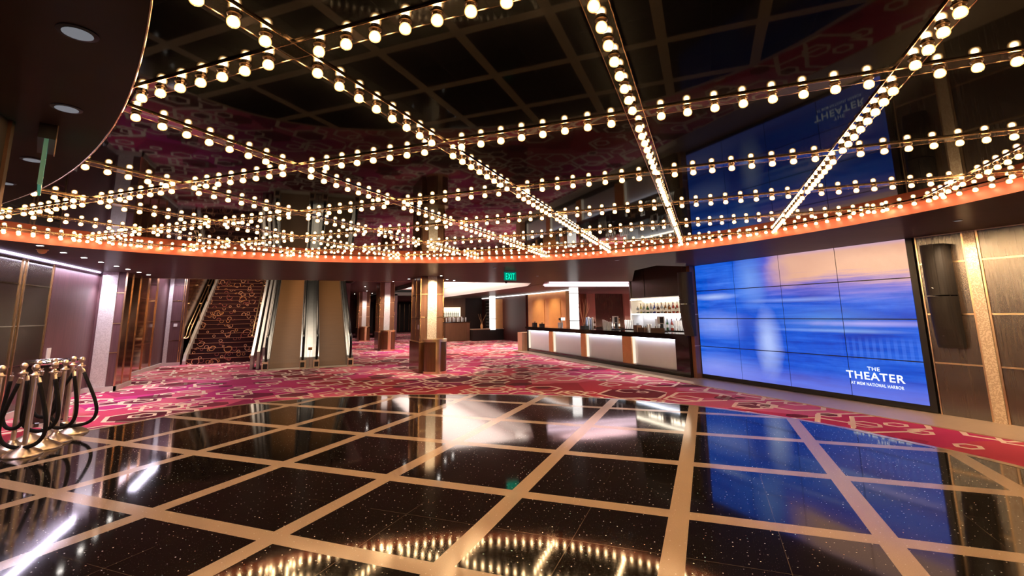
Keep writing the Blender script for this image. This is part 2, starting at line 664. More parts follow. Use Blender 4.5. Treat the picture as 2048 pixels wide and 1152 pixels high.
def outline(meas, cx, cy, R, n=180):
    tab = sorted((math.atan2(y - cy, x - cx), math.hypot(x - cx, y - cy)) for x, y in meas)
    out = []
    for i in range(n):
        a = -math.pi + 2 * math.pi * i / n
        r = R
        lo, hi = tab[0][0], tab[-1][0]
        if a < lo:
            k = min(1, (lo - a) / .6)
            r = tab[0][1] * (1 - k) + R * k
        elif a > hi:
            k = min(1, (a - hi) / .6)
            r = tab[-1][1] * (1 - k) + R * k
        else:
            for (a0, r0), (a1, r1) in zip(tab, tab[1:]):
                if a0 <= a <= a1:
                    f = (a - a0) / max(1e-6, a1 - a0)
                    r = r0 + (r1 - r0) * f
                    break
        out.append((a, r))
    # light smoothing
    rs = [r for _, r in out]
    for _ in range(3):
        rs = [(rs[i - 1] + 2 * rs[i] + rs[(i + 1) % n]) / 4 for i in range(n)]
    return [(cx + r * math.cos(a), cy + r * math.sin(a)) for (a, _), r in zip(out, rs)]


floor_m = [(-1.28, 2.89), (-1.24, 3.35), (-1.18, 4.05), (-1.02, 4.79), (-.8, 5.2), (-.34, 5.75), (.39, 6.25), (1.22, 6.66), (2.13, 6.97), (3.05, 7.23),
           (3.97, 7.40), (4.92, 7.38), (5.79, 7.27), (6.59, 7.09), (7.29, 6.77), (7.89, 6.46), (8.38, 6.06), (8.76, 5.59), (9.1, 5.27), (9.48, 4.79)]
ring_m = [(-1.56, 1.81), (-1.59, 2.35), (-1.55, 2.94), (-1.25, 3.83), (-.7, 4.89), (.38, 6.09), (1.15, 6.64), (2.94, 7.5), (3.94, 7.74), (4.96, 7.70),
          (6.36, 7.33), (7.15, 6.91), (7.81, 6.38), (8.34, 5.87), (8.94, 5.15), (9.24, 4.74), (9.58, 4.12)]
FLOOR = outline(floor_m, 4.25, 1.6, 6.0)
RING = outline(ring_m, 4.21, 1.92, 5.77)
AC, AR = (-.284, -10.388), 11.249            # second arc that bites into the ring


def in_arc(p):
    return math.hypot(p[0] - AC[0], p[1] - AC[1]) < AR


def inside(p, poly):
    c = False
    n = len(poly)
    for i in range(n):
        (x0, y0), (x1, y1) = poly[i], poly[i - 1]
        if (y0 > p[1]) != (y1 > p[1]) and p[0] < (x1 - x0) * (p[1] - y0) / (y1 - y0) + x0:
            c = not c
    return c


keep = [p for p in RING if not in_arc(p)]
# RING runs counter-clockwise; rotate so that the kept run is contiguous
n = len(RING)
start = next(i for i in range(n) if not in_arc(RING[i]) and in_arc(RING[i - 1]))
run = []
i = start
while not in_arc(RING[i % n]):
    run.append(RING[i % n])
    i += 1
a_end = math.atan2(run[-1][1] - AC[1], run[-1][0] - AC[0])
a_beg = math.atan2(run[0][1] - AC[1], run[0][0] - AC[0])
arc = []
K = 60
for k in range(1, K):
    a = a_end + (a_beg - a_end) * k / K
    arc.append((AC[0] + AR * math.cos(a), AC[1] + AR * math.sin(a)))
HALL = run + arc                             # outline of the black mirror ceiling, grid frame
HALLuv = [uv(*p) for p in HALL]
ZS, ZM = 2.53, 2.655                         # soffit and mirror heights

# ------------------------------------------------------------------ floor
FLuv = [uv(*p) for p in FLOOR]
struct('floor', bx(-1, 30, -16, 60, -.12, 0), M['carpet'])
bm = bmesh.new()
add_prism(bm, FLuv, 'z', 0.0005, .004)
tiles_o = struct('floor_tiles', bm, M['tiles'])
# tan rim round the tiled disc
bm = bmesh.new()
inner = []
for i, (x, y) in enumerate(FLOOR):
    d = Vector((x - 4.25, y - 1.6))
    d.normalize()
    inner.append(uv(x - d.x * .085, y - d.y * .085))
m_ = len(FLuv)
A = [bm.verts.new((x, y, .006)) for x, y in FLuv]
B = [bm.verts.new((x, y, .006)) for x, y in inner]
A0 = [bm.verts.new((x, y, .0)) for x, y in FLuv]
for i in range(m_):
    j = (i + 1) % m_
    bm.faces.new((A[i], A[j], B[j], B[i]))
    bm.faces.new((A0[i], A0[j], A[j], A[i]))
M['rim'] = simple('tan_rim_stone', (.5, .36, .25), .12, 0, 1.5, var=.15, scale=120)
struct('trim_1', bm, M['rim'])
# beige stone border along the wall with the screen and the bar
bm = prism([(11.18, -14), (11.22, 1.5), (11.26, 3.2), (11.62, 9.6), (11.75, 12.75), (12.6, 12.9), (12.9, -14)], 'z', 0, .012)
struct('trim_2', bm, M['border'])

# ------------------------------------------------------------------ mirror ceiling, fascia and soffit
bm = poly_face(HALLuv, [], ZM)
struct('ceiling', bm, M['mirror'], recalc=False)


def inward(bm, c):
    bm.normal_update()
    for f in bm.faces:
        m = f.calc_center_median()
        if f.normal.x * (c[0] - m.x) + f.normal.y * (c[1] - m.y) < 0:
            f.normal_flip()
    return bm


def wall_strip(pts, z0, z1, closed=False):
    bm = bmesh.new()
    a = [bm.verts.new((x, y, z0)) for x, y in pts]
    b = [bm.verts.new((x, y, z1)) for x, y in pts]
    k = len(pts)
    for i in range(k if closed else k - 1):
        j = (i + 1) % k
        bm.faces.new((a[i], a[j], b[j], b[i]))
    return bm


run_ext = [arc[-1]] + run + [arc[0]]
struct('trim_3', inward(wall_strip([uv(*p) for p in run_ext], ZS, ZM, False), uv(4.2, 1.9)), M['orange'], recalc=False)
struct('trim_4', wall_strip([uv(*p) for p in arc], ZS, ZM, False), M['soffit_dark'])
struct('trim_5', tube([(*uv(*p), ZS) for p in arc], .0045, 6), M['brass'])
outer = [(-.6, -14), (16.5, -14), (16.5, 2.8), (16.5, 2.8), (16.5, 24.5), (11.6, 24.5), (11.6, 9.2), (-.6, 9.2)]
pocket = [(11.1, 2.88), (11.42, 4.1), (14.1, 7.75), (16.2, 7.75), (16.2, 2.88)]
slot = [(11.15, 8.6), (12.15, 10.7), (15.9, 10.1), (14.35, 8.0)]
outer = [(-.6, -14), (24, -14), (24, 24.5), (11.6, 24.5), (11.6, 10.9), (10.95, 9.2), (-.6, 9.2)]
struct('ceiling_soffit', poly_face(outer, [HALLuv, pocket, slot], ZS), M['soffit'], recalc=False)
# risers of the raised areas
struct('trim_6', wall_strip(pocket, ZS, 3.25, True), M['soffit_dark'])
struct('ceiling_bar', bx(11, 16.3, 2.75, 7.8, 3.2, 3.3), M['soffit_dark'])
struct('trim_7', wall_strip(slot, ZS, 2.75, True), M['plaster'])
struct('ceiling_slot', bx(11.0, 16.3, 7.9, 10.9, 2.75, 2.85), M['plaster'])
# bulkhead edge and the higher ceilings behind it
struct('trim_8', bx(-.6, 10.95, 9.2, 9.24, ZS, 3.4), M['soffit_dark'])
struct('trim_9', bx(-.3, 7.6, 9.17, 9.2, ZS - .008, ZS + .012), M['brass'])
struct('ceiling_coffer', bx(8.2, 11.62, 9.24, 24.5, 3.05, 3.15), M['plaster'])
struct('trim_10', bx(11.6, 11.66, 9.24, 24.5, ZS, 3.15), M['plaster'])
struct('ceiling_hall', bx(5.75, 8.2, 9.24, 60, 2.95, 3.1), M['soffit'])
struct('trim_11', bx(8.18, 8.24, 9.24, 24.5, 2.75, 3.15), M['soffit'])
struct('ceiling_back', bx(8.2, 30, 24.5, 60, 2.7, 2.9), M['soffit'])
struct('wall_back', bx(-1, 30, 40, 40.3, 0, 3.2), M['wood_col'])
# stairwell shell
struct('ceiling_stairwell', bx(-1, 5.75, 9.24, 26, 6.2, 6.3), M['soffit_dark'])
struct('wall_stairwell', bx(-1, 5.75, 24, 24.2, 0, 6.3), M['wood_purple'])
struct('trim_12', bx(5.7, 5.78, 9.24, 24, 2.95, 6.3), M['wood_purple'])
struct('wall_rear', bx(-.8, 12.4, -14, -13.8, 0, 2.6), M['wood_right'])

# ------------------------------------------------------------------ right wall
U = 12.10
struct('wall_right', bx(U, U + .3, -14, -1.72, 0, 2.6), M['wood_right'])
struct('wall_screen', bx(U + .06, U + .3, -1.72, 2.8, 0, 2.6), M['black'])
struct('wall_pier', bx(11.93, U + .3, 2.74, 2.845, 0, ZS), M['wood_col'])
ti = 20
for z in (.72, 1.40, 2.125):
    for a, b in ((-14, -2.44), (-2.30, -1.75)):
        struct('trim_%d' % ti, bx(U - .006, U + .01, a, b, z - .011, z + .011), M['gold'])
        ti += 1
for z in (.72, 1.42):
    struct('trim_%d' % ti, bx(11.92, U, 2.732, 2.74, z - .008, z + .008), M['gold'])
    ti += 1
struct('trim_%d' % ti, bx(U - .008, U + .01, -1.745, -1.73, 0, 2.53), M['gold']); ti += 1
struct('trim_%d' % ti, bx(U - .008, U + .01, -14, -1.74, 2.515, 2.53), M['gold']); ti += 1
for v0 in (-2.46, -2.30):
    struct('trim_%d' % ti, bx(U - .014, U + .01, v0 - .012, v0 + .012, 0, 2.52), M['gold']); ti += 1
struct('trim_%d' % ti, bx(U - .03, U + .01, -2.445, -2.315, 0, 2.52), M['sparkle']); ti += 1
struct('trim_%d' % ti, bx(U - .03, U + .01, -5.6, -5.47, 0, 2.52), M['sparkle']); ti += 1
struct('trim_%d' % ti, bx(U - .006, U + .01, -3.73, -3.71, 0, 1.40), M['gold']); ti += 1


def text_mesh(name, s, y_left, y_right, z0, z1, x, mat, parent, axis='x', offset=.0, depth=.002):
    cu = bpy.data.curves.new(name, 'FONT')
    cu.body = s
    cu.offset = offset
    cu.extrude = .01
    cu.space_character = 1.12
    tmp = bpy.data.objects.new(name + '_tmp', cu)
    C.objects.link(tmp)
    dg = bpy.context.evaluated_depsgraph_get()
    me = bpy.data.meshes.new_from_object(tmp.evaluated_get(dg))
    bpy.data.objects.remove(tmp)
    xs = [v.co.x for v in me.vertices]
    ys = [v.co.y for v in me.vertices]
    x0, x1, ya, yb = min(xs), max(xs), min(ys), max(ys)
    for v in me.vertices:
        f = (v.co.x - x0) / (x1 - x0)
        g = (v.co.y - ya) / (yb - ya)
        dz = depth if v.co.z > 0 else 0
        if axis == 'x':
            v.co = Vector((x - dz, y_left + (y_right - y_left) * f, z0 + (z1 - z0) * g))
        else:
            v.co = Vector((y_left + (y_right - y_left) * f, x - dz, z0 + (z1 - z0) * g))
    me.materials.clear()
    me.materials.append(mat)
    o = bpy.data.objects.new(name, me)
    C.objects.link(o)
    o.parent = parent
    return o


vw = thing('video_wall', 'large video wall of sixteen flat displays showing a blurred blue and peach image with white words', 'video wall', (U, .55, 0))


def W(o):   # keep world coordinates while parented
    o.matrix_parent_inverse = o.parent.matrix_world.inverted()
    return o


def worldparent(root):
    bpy.context.view_layer.update()
    for ch in root.children:
        ch.matrix_parent_inverse = root.matrix_world.inverted()
        for g in ch.children:
            g.matrix_parent_inverse = Matrix.Identity(4)


SV0, SV1, SZ0, SZ1 = 2.72, -1.62, .10, 2.53
obj('frame', bx(U - .02, U + .06, -1.70, 2.79, .02, ZS - .002), M['black'], vw)
for r in range(4):
    for c in range(4):
        a = SV0 + (SV1 - SV0) * c / 4
        b = SV0 + (SV1 - SV0) * (c + 1) / 4
        z0 = SZ0 + (2.555 - SZ0) * r / 4
        z1 = min(SZ0 + (2.555 - SZ0) * (r + 1) / 4, ZS - .004)
        g = .008
        obj('display_panel', bx(U - .03, U - .012, a - g, b + g, z0 + g, z1 - g * (r < 3)), M['screen'], vw)
text_mesh('lettering', 'THE', -.825, -1.01, .525, .582, U - .031, M['text'], vw, offset=.012)
text_mesh('lettering', 'THEATER', -.485, -1.345, .378, .497, U - .031, M['text'], vw, offset=.018)
text_mesh('lettering', 'AT MGM NATIONAL HARBOR', -.545, -1.315, .286, .334, U - .031, M['text'], vw, offset=.010)
worldparent(vw)


# loudspeakers
def speaker(u_, v, label, group):
    t = thing('loudspeaker', label, 'loudspeaker', (u_, v, 0), 0, group)
    w_ = .155
    # upper cabinet: wedge with rounded front; lower cabinet tapers and curls to the wall
    def cab(zs, name, seg=14):
        bm = bmesh.new()
        rings = []
        for z, dep, hw in zs:
            ring = []
            for k in range(seg + 1):
                a = math.pi * k / seg
                ring.append(bm.verts.new((-.05 - dep * (math.sin(a) ** .55), hw * math.cos(a), z)))
            ring.append(bm.verts.new((-.02, -hw, z)))
            ring.append(bm.verts.new((-.02, hw, z)))
            rings.append(ring)
        m2 = len(rings[0])
        for a_, b_ in zip(rings, rings[1:]):
            for k in range(m2):
                j = (k + 1) % m2
                bm.faces.new((a_[k], a_[j], b_[j], b_[k]))
        bm.faces.new(rings[0])
        bm.faces.new(list(reversed(rings[-1])))
        return obj(name, bm, M['speaker'], t)
    cab([(1.665, .20, w_), (2.05, .20, w_), (2.38, .20, w_)], 'upper_cabinet')
    cab([(.94, .07, w_ * .98), (.98, .085, w_), (1.2, .145, w_), (1.45, .185, w_), (1.65, .20, w_)], 'lower_cabinet')
    obj('wall_bracket', bx(-.03, 0, -.06, .06, 1.2, 2.2), M['black'], t)
    obj('badge', bx(-.2535, -.250, .01, .035, 1.76, 1.77), M['chrome'], t)
    obj('badge', bx(-.176, -.172, .01, .03, 1.10, 1.11), M['chrome'], t)
    obj('grille_seam', bx(-.247, -.20, -.055, -.05, 1.67, 2.378), M['black'], t)
    return t


M['speaker'] = simple('dark_grey_speaker_cloth', (.022, .018, .016), .6, scale=90)
speaker(U, -2.0, 'tall dark grey curved column loudspeaker on the walnut wall beside the sparkling mosaic strip', 'column loudspeakers either side of the video wall')
speaker(11.93, 2.80, 'tall dark grey curved column loudspeaker on the pier between the bar and the video wall', 'column loudspeakers either side of the video wall')

# ------------------------------------------------------------------ left wall
UL = -.32
struct('wall_left', bx(UL - .3, UL, -14, 5.35, 0, 2.6), M['wood_left'])
struct('wall_left_aubergine', bx(UL - .3, UL + .02, 5.35, 7.45, 0, 2.6), M['wood_purple'])
for z in (.80, 1.42, 2.08):
    struct('trim_%d' % ti, bx(UL, UL + .006, -14, 5.33, z - .008, z + .008), M['chrome']); ti += 1
for v0 in (4.30, 4.42, 1.6, 1.72, -1.1, -1.0):
    struct('trim_%d' % ti, bx(UL, UL + .014, v0 - .016, v0 + .016, 0, 2.48), M['gold']); ti += 1
struct('trim_%d' % ti, bx(UL, UL + .014, 5.33, 5.355, 0, 2.48), M['gold']); ti += 1
struct('baseboard_left', bx(UL, UL + .03, -14, 7.4, 0, .1), M['curb'])
struct('trim_%d' % ti, bx(UL, UL + .05, -14, 7.38, 2.50, ZS - .002), M['led_p']); ti += 1


def pier(v, name):
    global ti
    # front face looks back to the entrance: pale stone then wood with trims
    struct('wall_' + name, bx(UL - .3, .18, v, v + .95, 0, 3.4), M['wood_col'])
    return v


# pier beside the aubergine panel
struct('wall_pier_near', bx(UL - .3, .18, 7.45, 8.45, 0, ZS), M['wood_purple'])
struct('trim_%d' % ti, bx(-.245, .03, 7.425, 7.45, 0, ZS), M['stone']); ti += 1
for z in (.80, 1.42, 2.08):
    struct('trim_%d' % ti, bx(.03, .185, 7.44, 7.45, z - .01, z + .01), M['gold']); ti += 1
struct('trim_%d' % ti, bx(.165, .195, 7.435, 7.465, 0, ZS), M['brass']); ti += 1
struct('trim_%d' % ti, bx(.178, .195, 7.465, 8.45, 0.1, ZS), M['bronze_mirror']); ti += 1
for v0 in (7.85, 8.43):
    struct('trim_%d' % ti, bx(.19, .21, v0 - .012, v0 + .012, .1, ZS), M['brass']); ti += 1
struct('trim_%d' % ti, bx(-.33, .22, 7.40, 7.44, 0, .1), M['curb']); ti += 1
struct('trim_%d' % ti, bx(.18, .22, 7.40, 8.47, 0, .1), M['curb']); ti += 1
# recess lined with bronze mirror
struct('wall_left_mirror', bx(UL - .3, UL, 8.45, 12.2, 0, 3.4), M['bronze_mirror'])
struct('wall_left_far', bx(UL - .3, UL + .01, 12.2, 13.45, 0, 3.4), M['wood_purple'])
for v0 in (9.2, 10.4, 11.3, 12.2):
    struct('trim_%d' % ti, bx(UL, UL + .025, v0 - .014, v0 + .014, .1, 3.0), M['brass']); ti += 1
for z in (.80, 1.42, 2.08):
    struct('trim_%d' % ti, bx(UL, UL + .012, 8.45, 12.2, z - .008, z + .008), M['brass']); ti += 1
struct('baseboard_left_far', bx(UL, UL + .05, 8.45, 13.45, 0, .1), M['curb'])
# second pier before the stair
struct('wall_pier_far', bx(UL - .3, .18, 13.45, 13.9, 0, 3.4), M['wood_purple'])
struct('trim_%d' % ti, bx(-.27, -.16, 13.42, 13.45, 0, 3.2), M['stone']); ti += 1
for z in (.80, 1.42, 2.08, 2.6):
    struct('trim_%d' % ti, bx(-.16, .19, 13.44, 13.45, z - .01, z + .01), M['chrome']); ti += 1
for u0 in (.14, .19):
    struct('trim_%d' % ti, bx(u0 - .012, u0 + .012, 13.43, 13.46, 0, 3.2), M['brass']); ti += 1
struct('trim_%d' % ti, bx(-.3, .22, 13.40, 13.44, 0, .1), M['curb']); ti += 1
sp = obj('wall_switch_plate', bx(-.06, .04, 13.425, 13.44, 1.24, 1.34), M['white'])
tag(sp, 'white square switch plate on the wood pier before the stair', 'switch plate')
struct('wall_entrance', bx(-.3, 2.33, -2.8, -2.59, 0, ZS), simple('matte_brown_wall', (.05, .03, .022), .7))
struct('trim_%d' % ti, bx(2.325, 2.345, -2.615, -2.585, 0, ZS), simple('dull_copper_edge', (.16, .08, .05), .7)); ti += 1
# bronze mirror wall beside the stair
struct('wall_stair_mirror', bx(.0, .1, 13.9, 24, 0, 6.2), M['bronze_mirror'])


# ------------------------------------------------------------------ columns
def column(u, v, h, label, drum_dark=False, plate=False):
    t = thing('column', label, 'column', (u, v, 0), 0, 'panelled columns down the middle of the hall')
    hw = .31
    obj('shaft', bx(-hw, hw, 0, 1.15, 0, h), M['wood_col'], t)
    obj('stone_panel', bx(-.125, .125, -.025, 0, 0, h), M['sparkle'] if not drum_dark else M['stone'], t)
    for z in (.80, 1.44, 2.05):
        if z < h:
            bm = bx(-hw - .004, -.125, -.006, 0, z - .012, z + .012)
            add_box(bm, .125, hw + .004, -.006, 0, z - .012, z + .012)
            add_box(bm, -hw - .006, -hw, 0, 1.15, z - .012, z + .012)
            obj('brass_band', bm, M['gold'], t)
    for x in (-hw, hw):
        obj('corner_trim', bx(x - .014, x + .014, -.014, .014, 0, h), M['brass'], t)
    obj('corner_trim', bx(-hw - .014, -hw + .01, .55, .58, 0, h), M['brass'], t)
    obj('corner_trim', bx(-hw - .014, -hw + .01, 1.12, 1.15, 0, h), M['brass'], t)
    # drum-shaped lower casing
    prof = [(0, 0), (.315, 0), (.315, .82), (0, .82)]
    dr = obj('drum_casing', lathe([(.0, .06), (.30, .06), (.30, .80), (0, .80)], 40, cx=.06, cy=-.15), M['drum'], t, smooth=False)
    obj('drum_cap', lathe([(0, .80), (.312, .80), (.312, .87), (0, .87)], 40, cx=.06, cy=-.15), M['gold'], t)
    obj('drum_plinth', lathe([(0, 0), (.308, 0), (.308, .06), (0, .06)], 40, cx=.06, cy=-.15), M['gold'], t)
    a0 = -math.pi / 2 - .12
    bm = bmesh.new()
    pts = []
    for k in range(7):
        a = -math.pi / 2 + .18 - .42 + .42 * k / 6 + .05
        pts.append((.06 + .306 * math.cos(a), -.15 + .306 * math.sin(a)))
    obj('drum_strip', wall_strip(pts, .06, .80), M['gold'], t)
    bm = bx(-hw - .03, -hw + .1, -.03, 1.2, 0, .78)
    obj('lower_casing', bm, M['drum'], t)
    bm = bx(-hw - .036, -hw + .1, -.036, 1.206, .78, .80)
    obj('lower_casing_band', bm, M['gold'], t)
    if plate:
        obj('notice_plate', bx(-hw - .012, -hw - .0, .12, .26, 1.12, 1.24), M['white'], t)
    return t


M['pilaster'] = wood('pale_brown_pilaster', (.28, .18, .13), (.36, .24, .18), .5)
M['drum'] = wood('lacquered_walnut_drum', (.09, .036, .015), (.15, .062, .028), .15)
column(6.97, 7.1, ZS, 'nearest panelled column with a glittering stone strip and a round wood casing', False, True)
column(7.20, 16.2, 2.95, 'middle panelled column with a pale stone strip and dark round casing', True)
column(7.22, 25.0, 2.95, 'farthest panelled column seen just beside the escalator', True)


# ------------------------------------------------------------------ escalators
def esc_line(v, off=0):
    return max(0, .577 * (v - 10.42)) + off


M['champ'] = simple('champagne_metal', (.75, .6, .47), .35, .8)


def beltmat():
    t = NT('ribbed_escalator_treads')
    p = t.sep(t.pos())
    f = t.math('FRACT', t.math('MULTIPLY', p[1], 12))
    n_ = t.noise(t.vmath('MULTIPLY', t.pos(), (1, 14, 1)), 3, 3)
    t.set(color=t.mix(n_, (.22, .10, .035), (.30, .14, .05)), rough=.5, metal=.1)
    t.bump(f, .3, .004)
    return t.m


M['belt'] = beltmat()
M['rubber'] = simple('black_rubber', (.012, .012, .013), .25)


def escalator(u0, u1, label, lamp_left=False):
    t = thing('escalator', label, 'escalator', ((u0 + u1) / 2, 10.3, 0), 0, 'pair of escalators behind the metal threshold')
    hw = (u1 - u0) / 2
    V0 = 10.3
    top = 18.4

    def P(v, off):
        return (v - V0, esc_line(v, off))
    bm = prism([(-.05, .012), (.2, .02), (.45, .13), (top - V0, esc_line(top)), (top - V0, esc_line(top) - .3), (.5, -.0)], 'x', -hw, hw)
    obj('step_band', bm, M['belt'], t)
    for s in (-1, 1):
        a, b = s * hw, s * (hw + .17)
        lo = [(-.15, 0.0), (-.15, .26), (.1, .30), P(11, .32), P(top, .32), P(top, -.4), (.6, 0)]
        obj('skirt', prism(lo, 'x', a, b), M['steel'], t)
        obj('skirt_trim', prism([(-.17, .25), (-.17, .275), (.1, .315), P(11, .335), P(top, .335), P(top, .31), P(11, .31), (.1, .29)], 'x', a + s * .02, a + s * .035), M['chrome'], t)
        # glass
        g0 = s * (hw + .075)
        gl = [(-.05, .28), (-.2, .45), (-.22, .65), (-.12, .84), (.12, .93), P(11.1, .93), P(top, .93), P(top, .33), P(11, .33), (.1, .30)]
        obj('glass_balustrade', prism(gl, 'x', g0 - .006, g0 + .006), M['glass'], t)
        path = [(.05, .22), (-.14, .26), (-.25, .40), (-.29, .55), (-.27, .72), (-.17, .88), (0, .96), (.25, .98), P(11.05, 1.0), P(12, .97), P(top, .97)]
        hr = obj('handrail', tube([(g0, y, z) for y, z in path], .036, 10), M['rubber'], t, smooth=True)
        obj('newel_box', bx(min(a, b) - .0, max(a, b), -.32, -.15, 0.0, .24, .008), M['champ'], t)
        obj('handrail_inlet', bx(g0 - .055, g0 + .055, -.335, -.26, .05, .19), M['black'], t)
        obj('clamp', lathe([(0, -.018), (.03, -.018), (.03, .018), (0, .018)], 12, cx=g0, cy=-.2, cz=.52), M['gold'], t)
        obj('clamp', lathe([(0, -.018), (.03, -.018), (.03, .018), (0, .018)], 12, cx=g0, cy=-.2, cz=.78), M['gold'], t)
    if lamp_left:
        for k, (x_, h_) in enumerate(((-.62, .62), (-.76, .50), (-.92, .40))):
            obj('outer_cladding', prism([(.35, .0), (.35, h_), (.5, h_ + .06), (top - V0, esc_line(top, h_)), (top - V0, esc_line(top, h_ - .2)), (.8, 0)], 'x', x_, x_ + .075), M['steel'], t)
    return t


escalator(2.97, 3.79, 'left escalator nearer the carpeted stair with brown treads and steel skirts', True)
escalator(4.32, 5.12, 'right escalator nearer the columns with brown treads and steel skirts')
lp = obj('landing_plate', prism([(2.7, 9.93), (5.62, 9.93), (5.5, 10.35), (2.8, 10.35)], 'z', 0, .018), simple('bright_landing_plate', (.85, .74, .60), .4, .1))
tag(lp, 'bright metal threshold plate in front of both escalators', 'landing plate')
cd = obj('center_deck', prism([(10.15, 0), (10.15, .30), (10.42, .30), (18.4, esc_line(18.4, .33)), (18.4, esc_line(18.4, -.2)), (10.9, 0)], 'x', 3.965, 4.145), M['steel'])
tag(cd, 'brushed steel deck rising between the two escalators', 'deck panel')
sg = obj('safety_sign', bx(4.0, 4.11, 10.10, 10.13, .52, .60), simple('amber_notice', (.5, .28, .06), .5))
tag(sg, 'small amber notice between the two escalator handrails', 'notice')
obj('post', bx(4.05, 4.06, 10.11, 10.12, .02, .52), M['chrome'], sg)

# ------------------------------------------------------------------ stair
st = thing('carpeted_stair', 'wide stair carpeted in dark red with gold circles and brass handrails', 'stair', (1.29, 13.65, 0))
poly = []
run_, rise = .275, .158
N = 30
pts = [(0, 0)]
for k in range(N):
    pts.append((k * run_, (k + 1) * rise))
    pts.append(((k + 1) * run_, (k + 1) * rise))
pts.append((N * run_, 0))
obj('flight', prism(pts, 'x', -.94, .94), M['stair'], st)
bm = bmesh.new()
for k in range(N):
    add_box(bm, -.94, .94, k * run_ - .012, k * run_ + .006, (k + 1) * rise - .008, (k + 1) * rise + .004)
M['nosing'] = simple('dull_gold_nosing', (.55, .25, .14), .45, .3)
ns = obj('nosing', bm, M['nosing'], st)
ns['kind'] = 'stuff'
sl = rise / run_
for s in (-1, 1):
    e = s * .94
    obj('stringer', prism([(-.12, 0), (-.12, .12), (.0, .32), (N * run_, N * rise + .32), (N * run_, N * rise - .1), (.3, 0)], 'x', e, e + s * .09), M['plaster2'] if 'plaster2' in M else M['curb'], st)
    ux = e + s * .0
    rail = [(ux, -.22, .86), (ux, .0, .90)] + [(ux, v, v * sl + .98) for v in (.35, 2, 4, 6, 8)]
    obj('handrail', tube(rail, .022, 8), M['gold'], st, smooth=True)
    rail2 = [(ux + s * .1, -.22, .86), (ux + s * .1, .1, .90)] + [(ux + s * .1, v, v * sl + .98) for v in (.35, 2, 4, 6, 8)]
    obj('handrail', tube(rail2, .018, 8), M['gold'], st, smooth=True)
    obj('rail_bracket', tube([(ux, -.22, .86), (ux + s * .1, -.22, .86)], .018, 8), M['gold'], st)
    for v in (.6, 1.9, 3.2, 4.5, 5.8):
        obj('rail_bracket', tube([(ux, v, v * sl + .96), (ux + s * .1, v, v * sl + .96)], .01, 6), M['gold'], st)
        obj('baluster', bx(ux + s * .05 - .008, ux + s * .05 + .008, v - .012, v + .012, v * sl + .2, v * sl + .96), M['gold'], st)

# ------------------------------------------------------------------ bar
bar = thing('bar_counter', 'long bar counter with black granite frame and backlit frosted glass front panels', 'bar counter', (11.86, 2.862, 0), -.0262)
BL = 9.25
bm = prism([(-.03, -.02), (.2, -.02), (.2, .3), (.62, .3), (.62, BL + .1), (-.03, BL + .1)], 'z', .90, .97)
obj('top_slab', bm, M['black_gloss'], bar)
obj('apron', bx(0, .1, 0, BL, .84, .90), M['black_gloss'], bar)
obj('plinth', bx(0, .18, 0, BL, 0, .13), M['black_gloss'], bar)
obj('end_panel', bx(0, .18, 0, .45, .13, .84), M['black_gloss'], bar)
obj('end_panel', bx(0, .6, BL - .06, BL, .13, .84), M['black_gloss'], bar)
obj('carcass', bx(.16, .56, .45, BL - .06, .13, .90), M['black'], bar)
bays = [(.45, 2.2), (2.62, 4.62), (4.92, 6.95), (7.24, 9.16)]
M['frost'] = simple('frosted_panel', (.72, .72, .76), .45, var=.03)
for a, b in bays:
    obj('glass_panel', bx(.12, .15, a, b, .13, .84), M['frost'], bar)
    obj('light_strip', bx(.045, .105, a + .01, b - .01, .825, .839), M['led_bar'] if 'led_bar' in M else M['led_c'], bar)
    obj('side_light', bx(.03, .11, b - .02, b - .008, .14, .82), M['led_w2'] if 'led_w2' in M else M['led_w'], bar)
for a, b in ((2.2, 2.62), (4.62, 4.92), (6.95, 7.24)):
    po = obj('copper_pilaster', bx(-.004, .14, a, b, .13, .84), M['copper'], bar)
    bm = bmesh.new()
    for z in (.22, .40, .58, .74):
        for y in (a + .03, b - .03):
            add_lathe(bm, [(0, -.006), (.008, -.006), (.008, .006), (0, .006)], 8, cx=-.006, cy=y, cz=z)
    sr = obj('rivet', bm, M['gold'], po)
    sr['kind'] = 'stuff'
wing = obj('bar_end_wing', bx(11.95, 12.4, 12.28, 12.7, 0, .74, .006), simple('pale_copper_stone', (.55, .32, .2), .4))
tag(wing, 'low copper-coloured block at the far end of the bar', 'block')

# back bar: shelves in a lit niche
bb = thing('back_bar_shelving', 'lit back bar niche with a bottle shelf and dark cupboards above', 'shelving', (14.1, 6.2, 0))


def BX(x0, x1, y0, y1, z0, z1, mat, name):
    return obj(name, bx(x0 - 14.1, x1 - 14.1, y0 - 6.2, y1 - 6.2, z0, z1), mat, bb)


BX(14.42, 14.5, 3.2, 7.75, .9, 3.2, M['plaster'], 'back_panel')
BX(13.95, 14.42, 7.68, 7.75, 1.9, 3.2, M['wood_right'], 'side_panel')
BX(13.95, 14.42, 7.68, 7.75, .95, 1.9, M['plaster'], 'side_panel')
BX(13.95, 14.42, 3.2, 7.68, 1.40, 1.44, M['white'], 'shelf')
BX(13.95, 14.42, 3.2, 7.68, 1.87, 1.95, M['white'], 'upper_shelf')
BX(13.93, 13.95, 3.2, 7.68, 1.405, 1.435, M['led_shelf'] if 'led_shelf' in M else M['led_w'], 'shelf_light')
BX(13.93, 13.96, 3.2, 7.68, 1.872, 1.90, M['led_shelf'], 'shelf_light')
BX(14.36, 14.41, 3.3, 7.6, 1.845, 1.868, M['led_shelf'], 'shelf_light')
BX(14.3, 14.42, 3.2, 7.6, 1.385, 1.40, M['led_c2'], 'shelf_light')
BX(13.98, 14.3, 3.2, 6.95, 1.96, 3.15, M['wood_right'], 'cupboard')
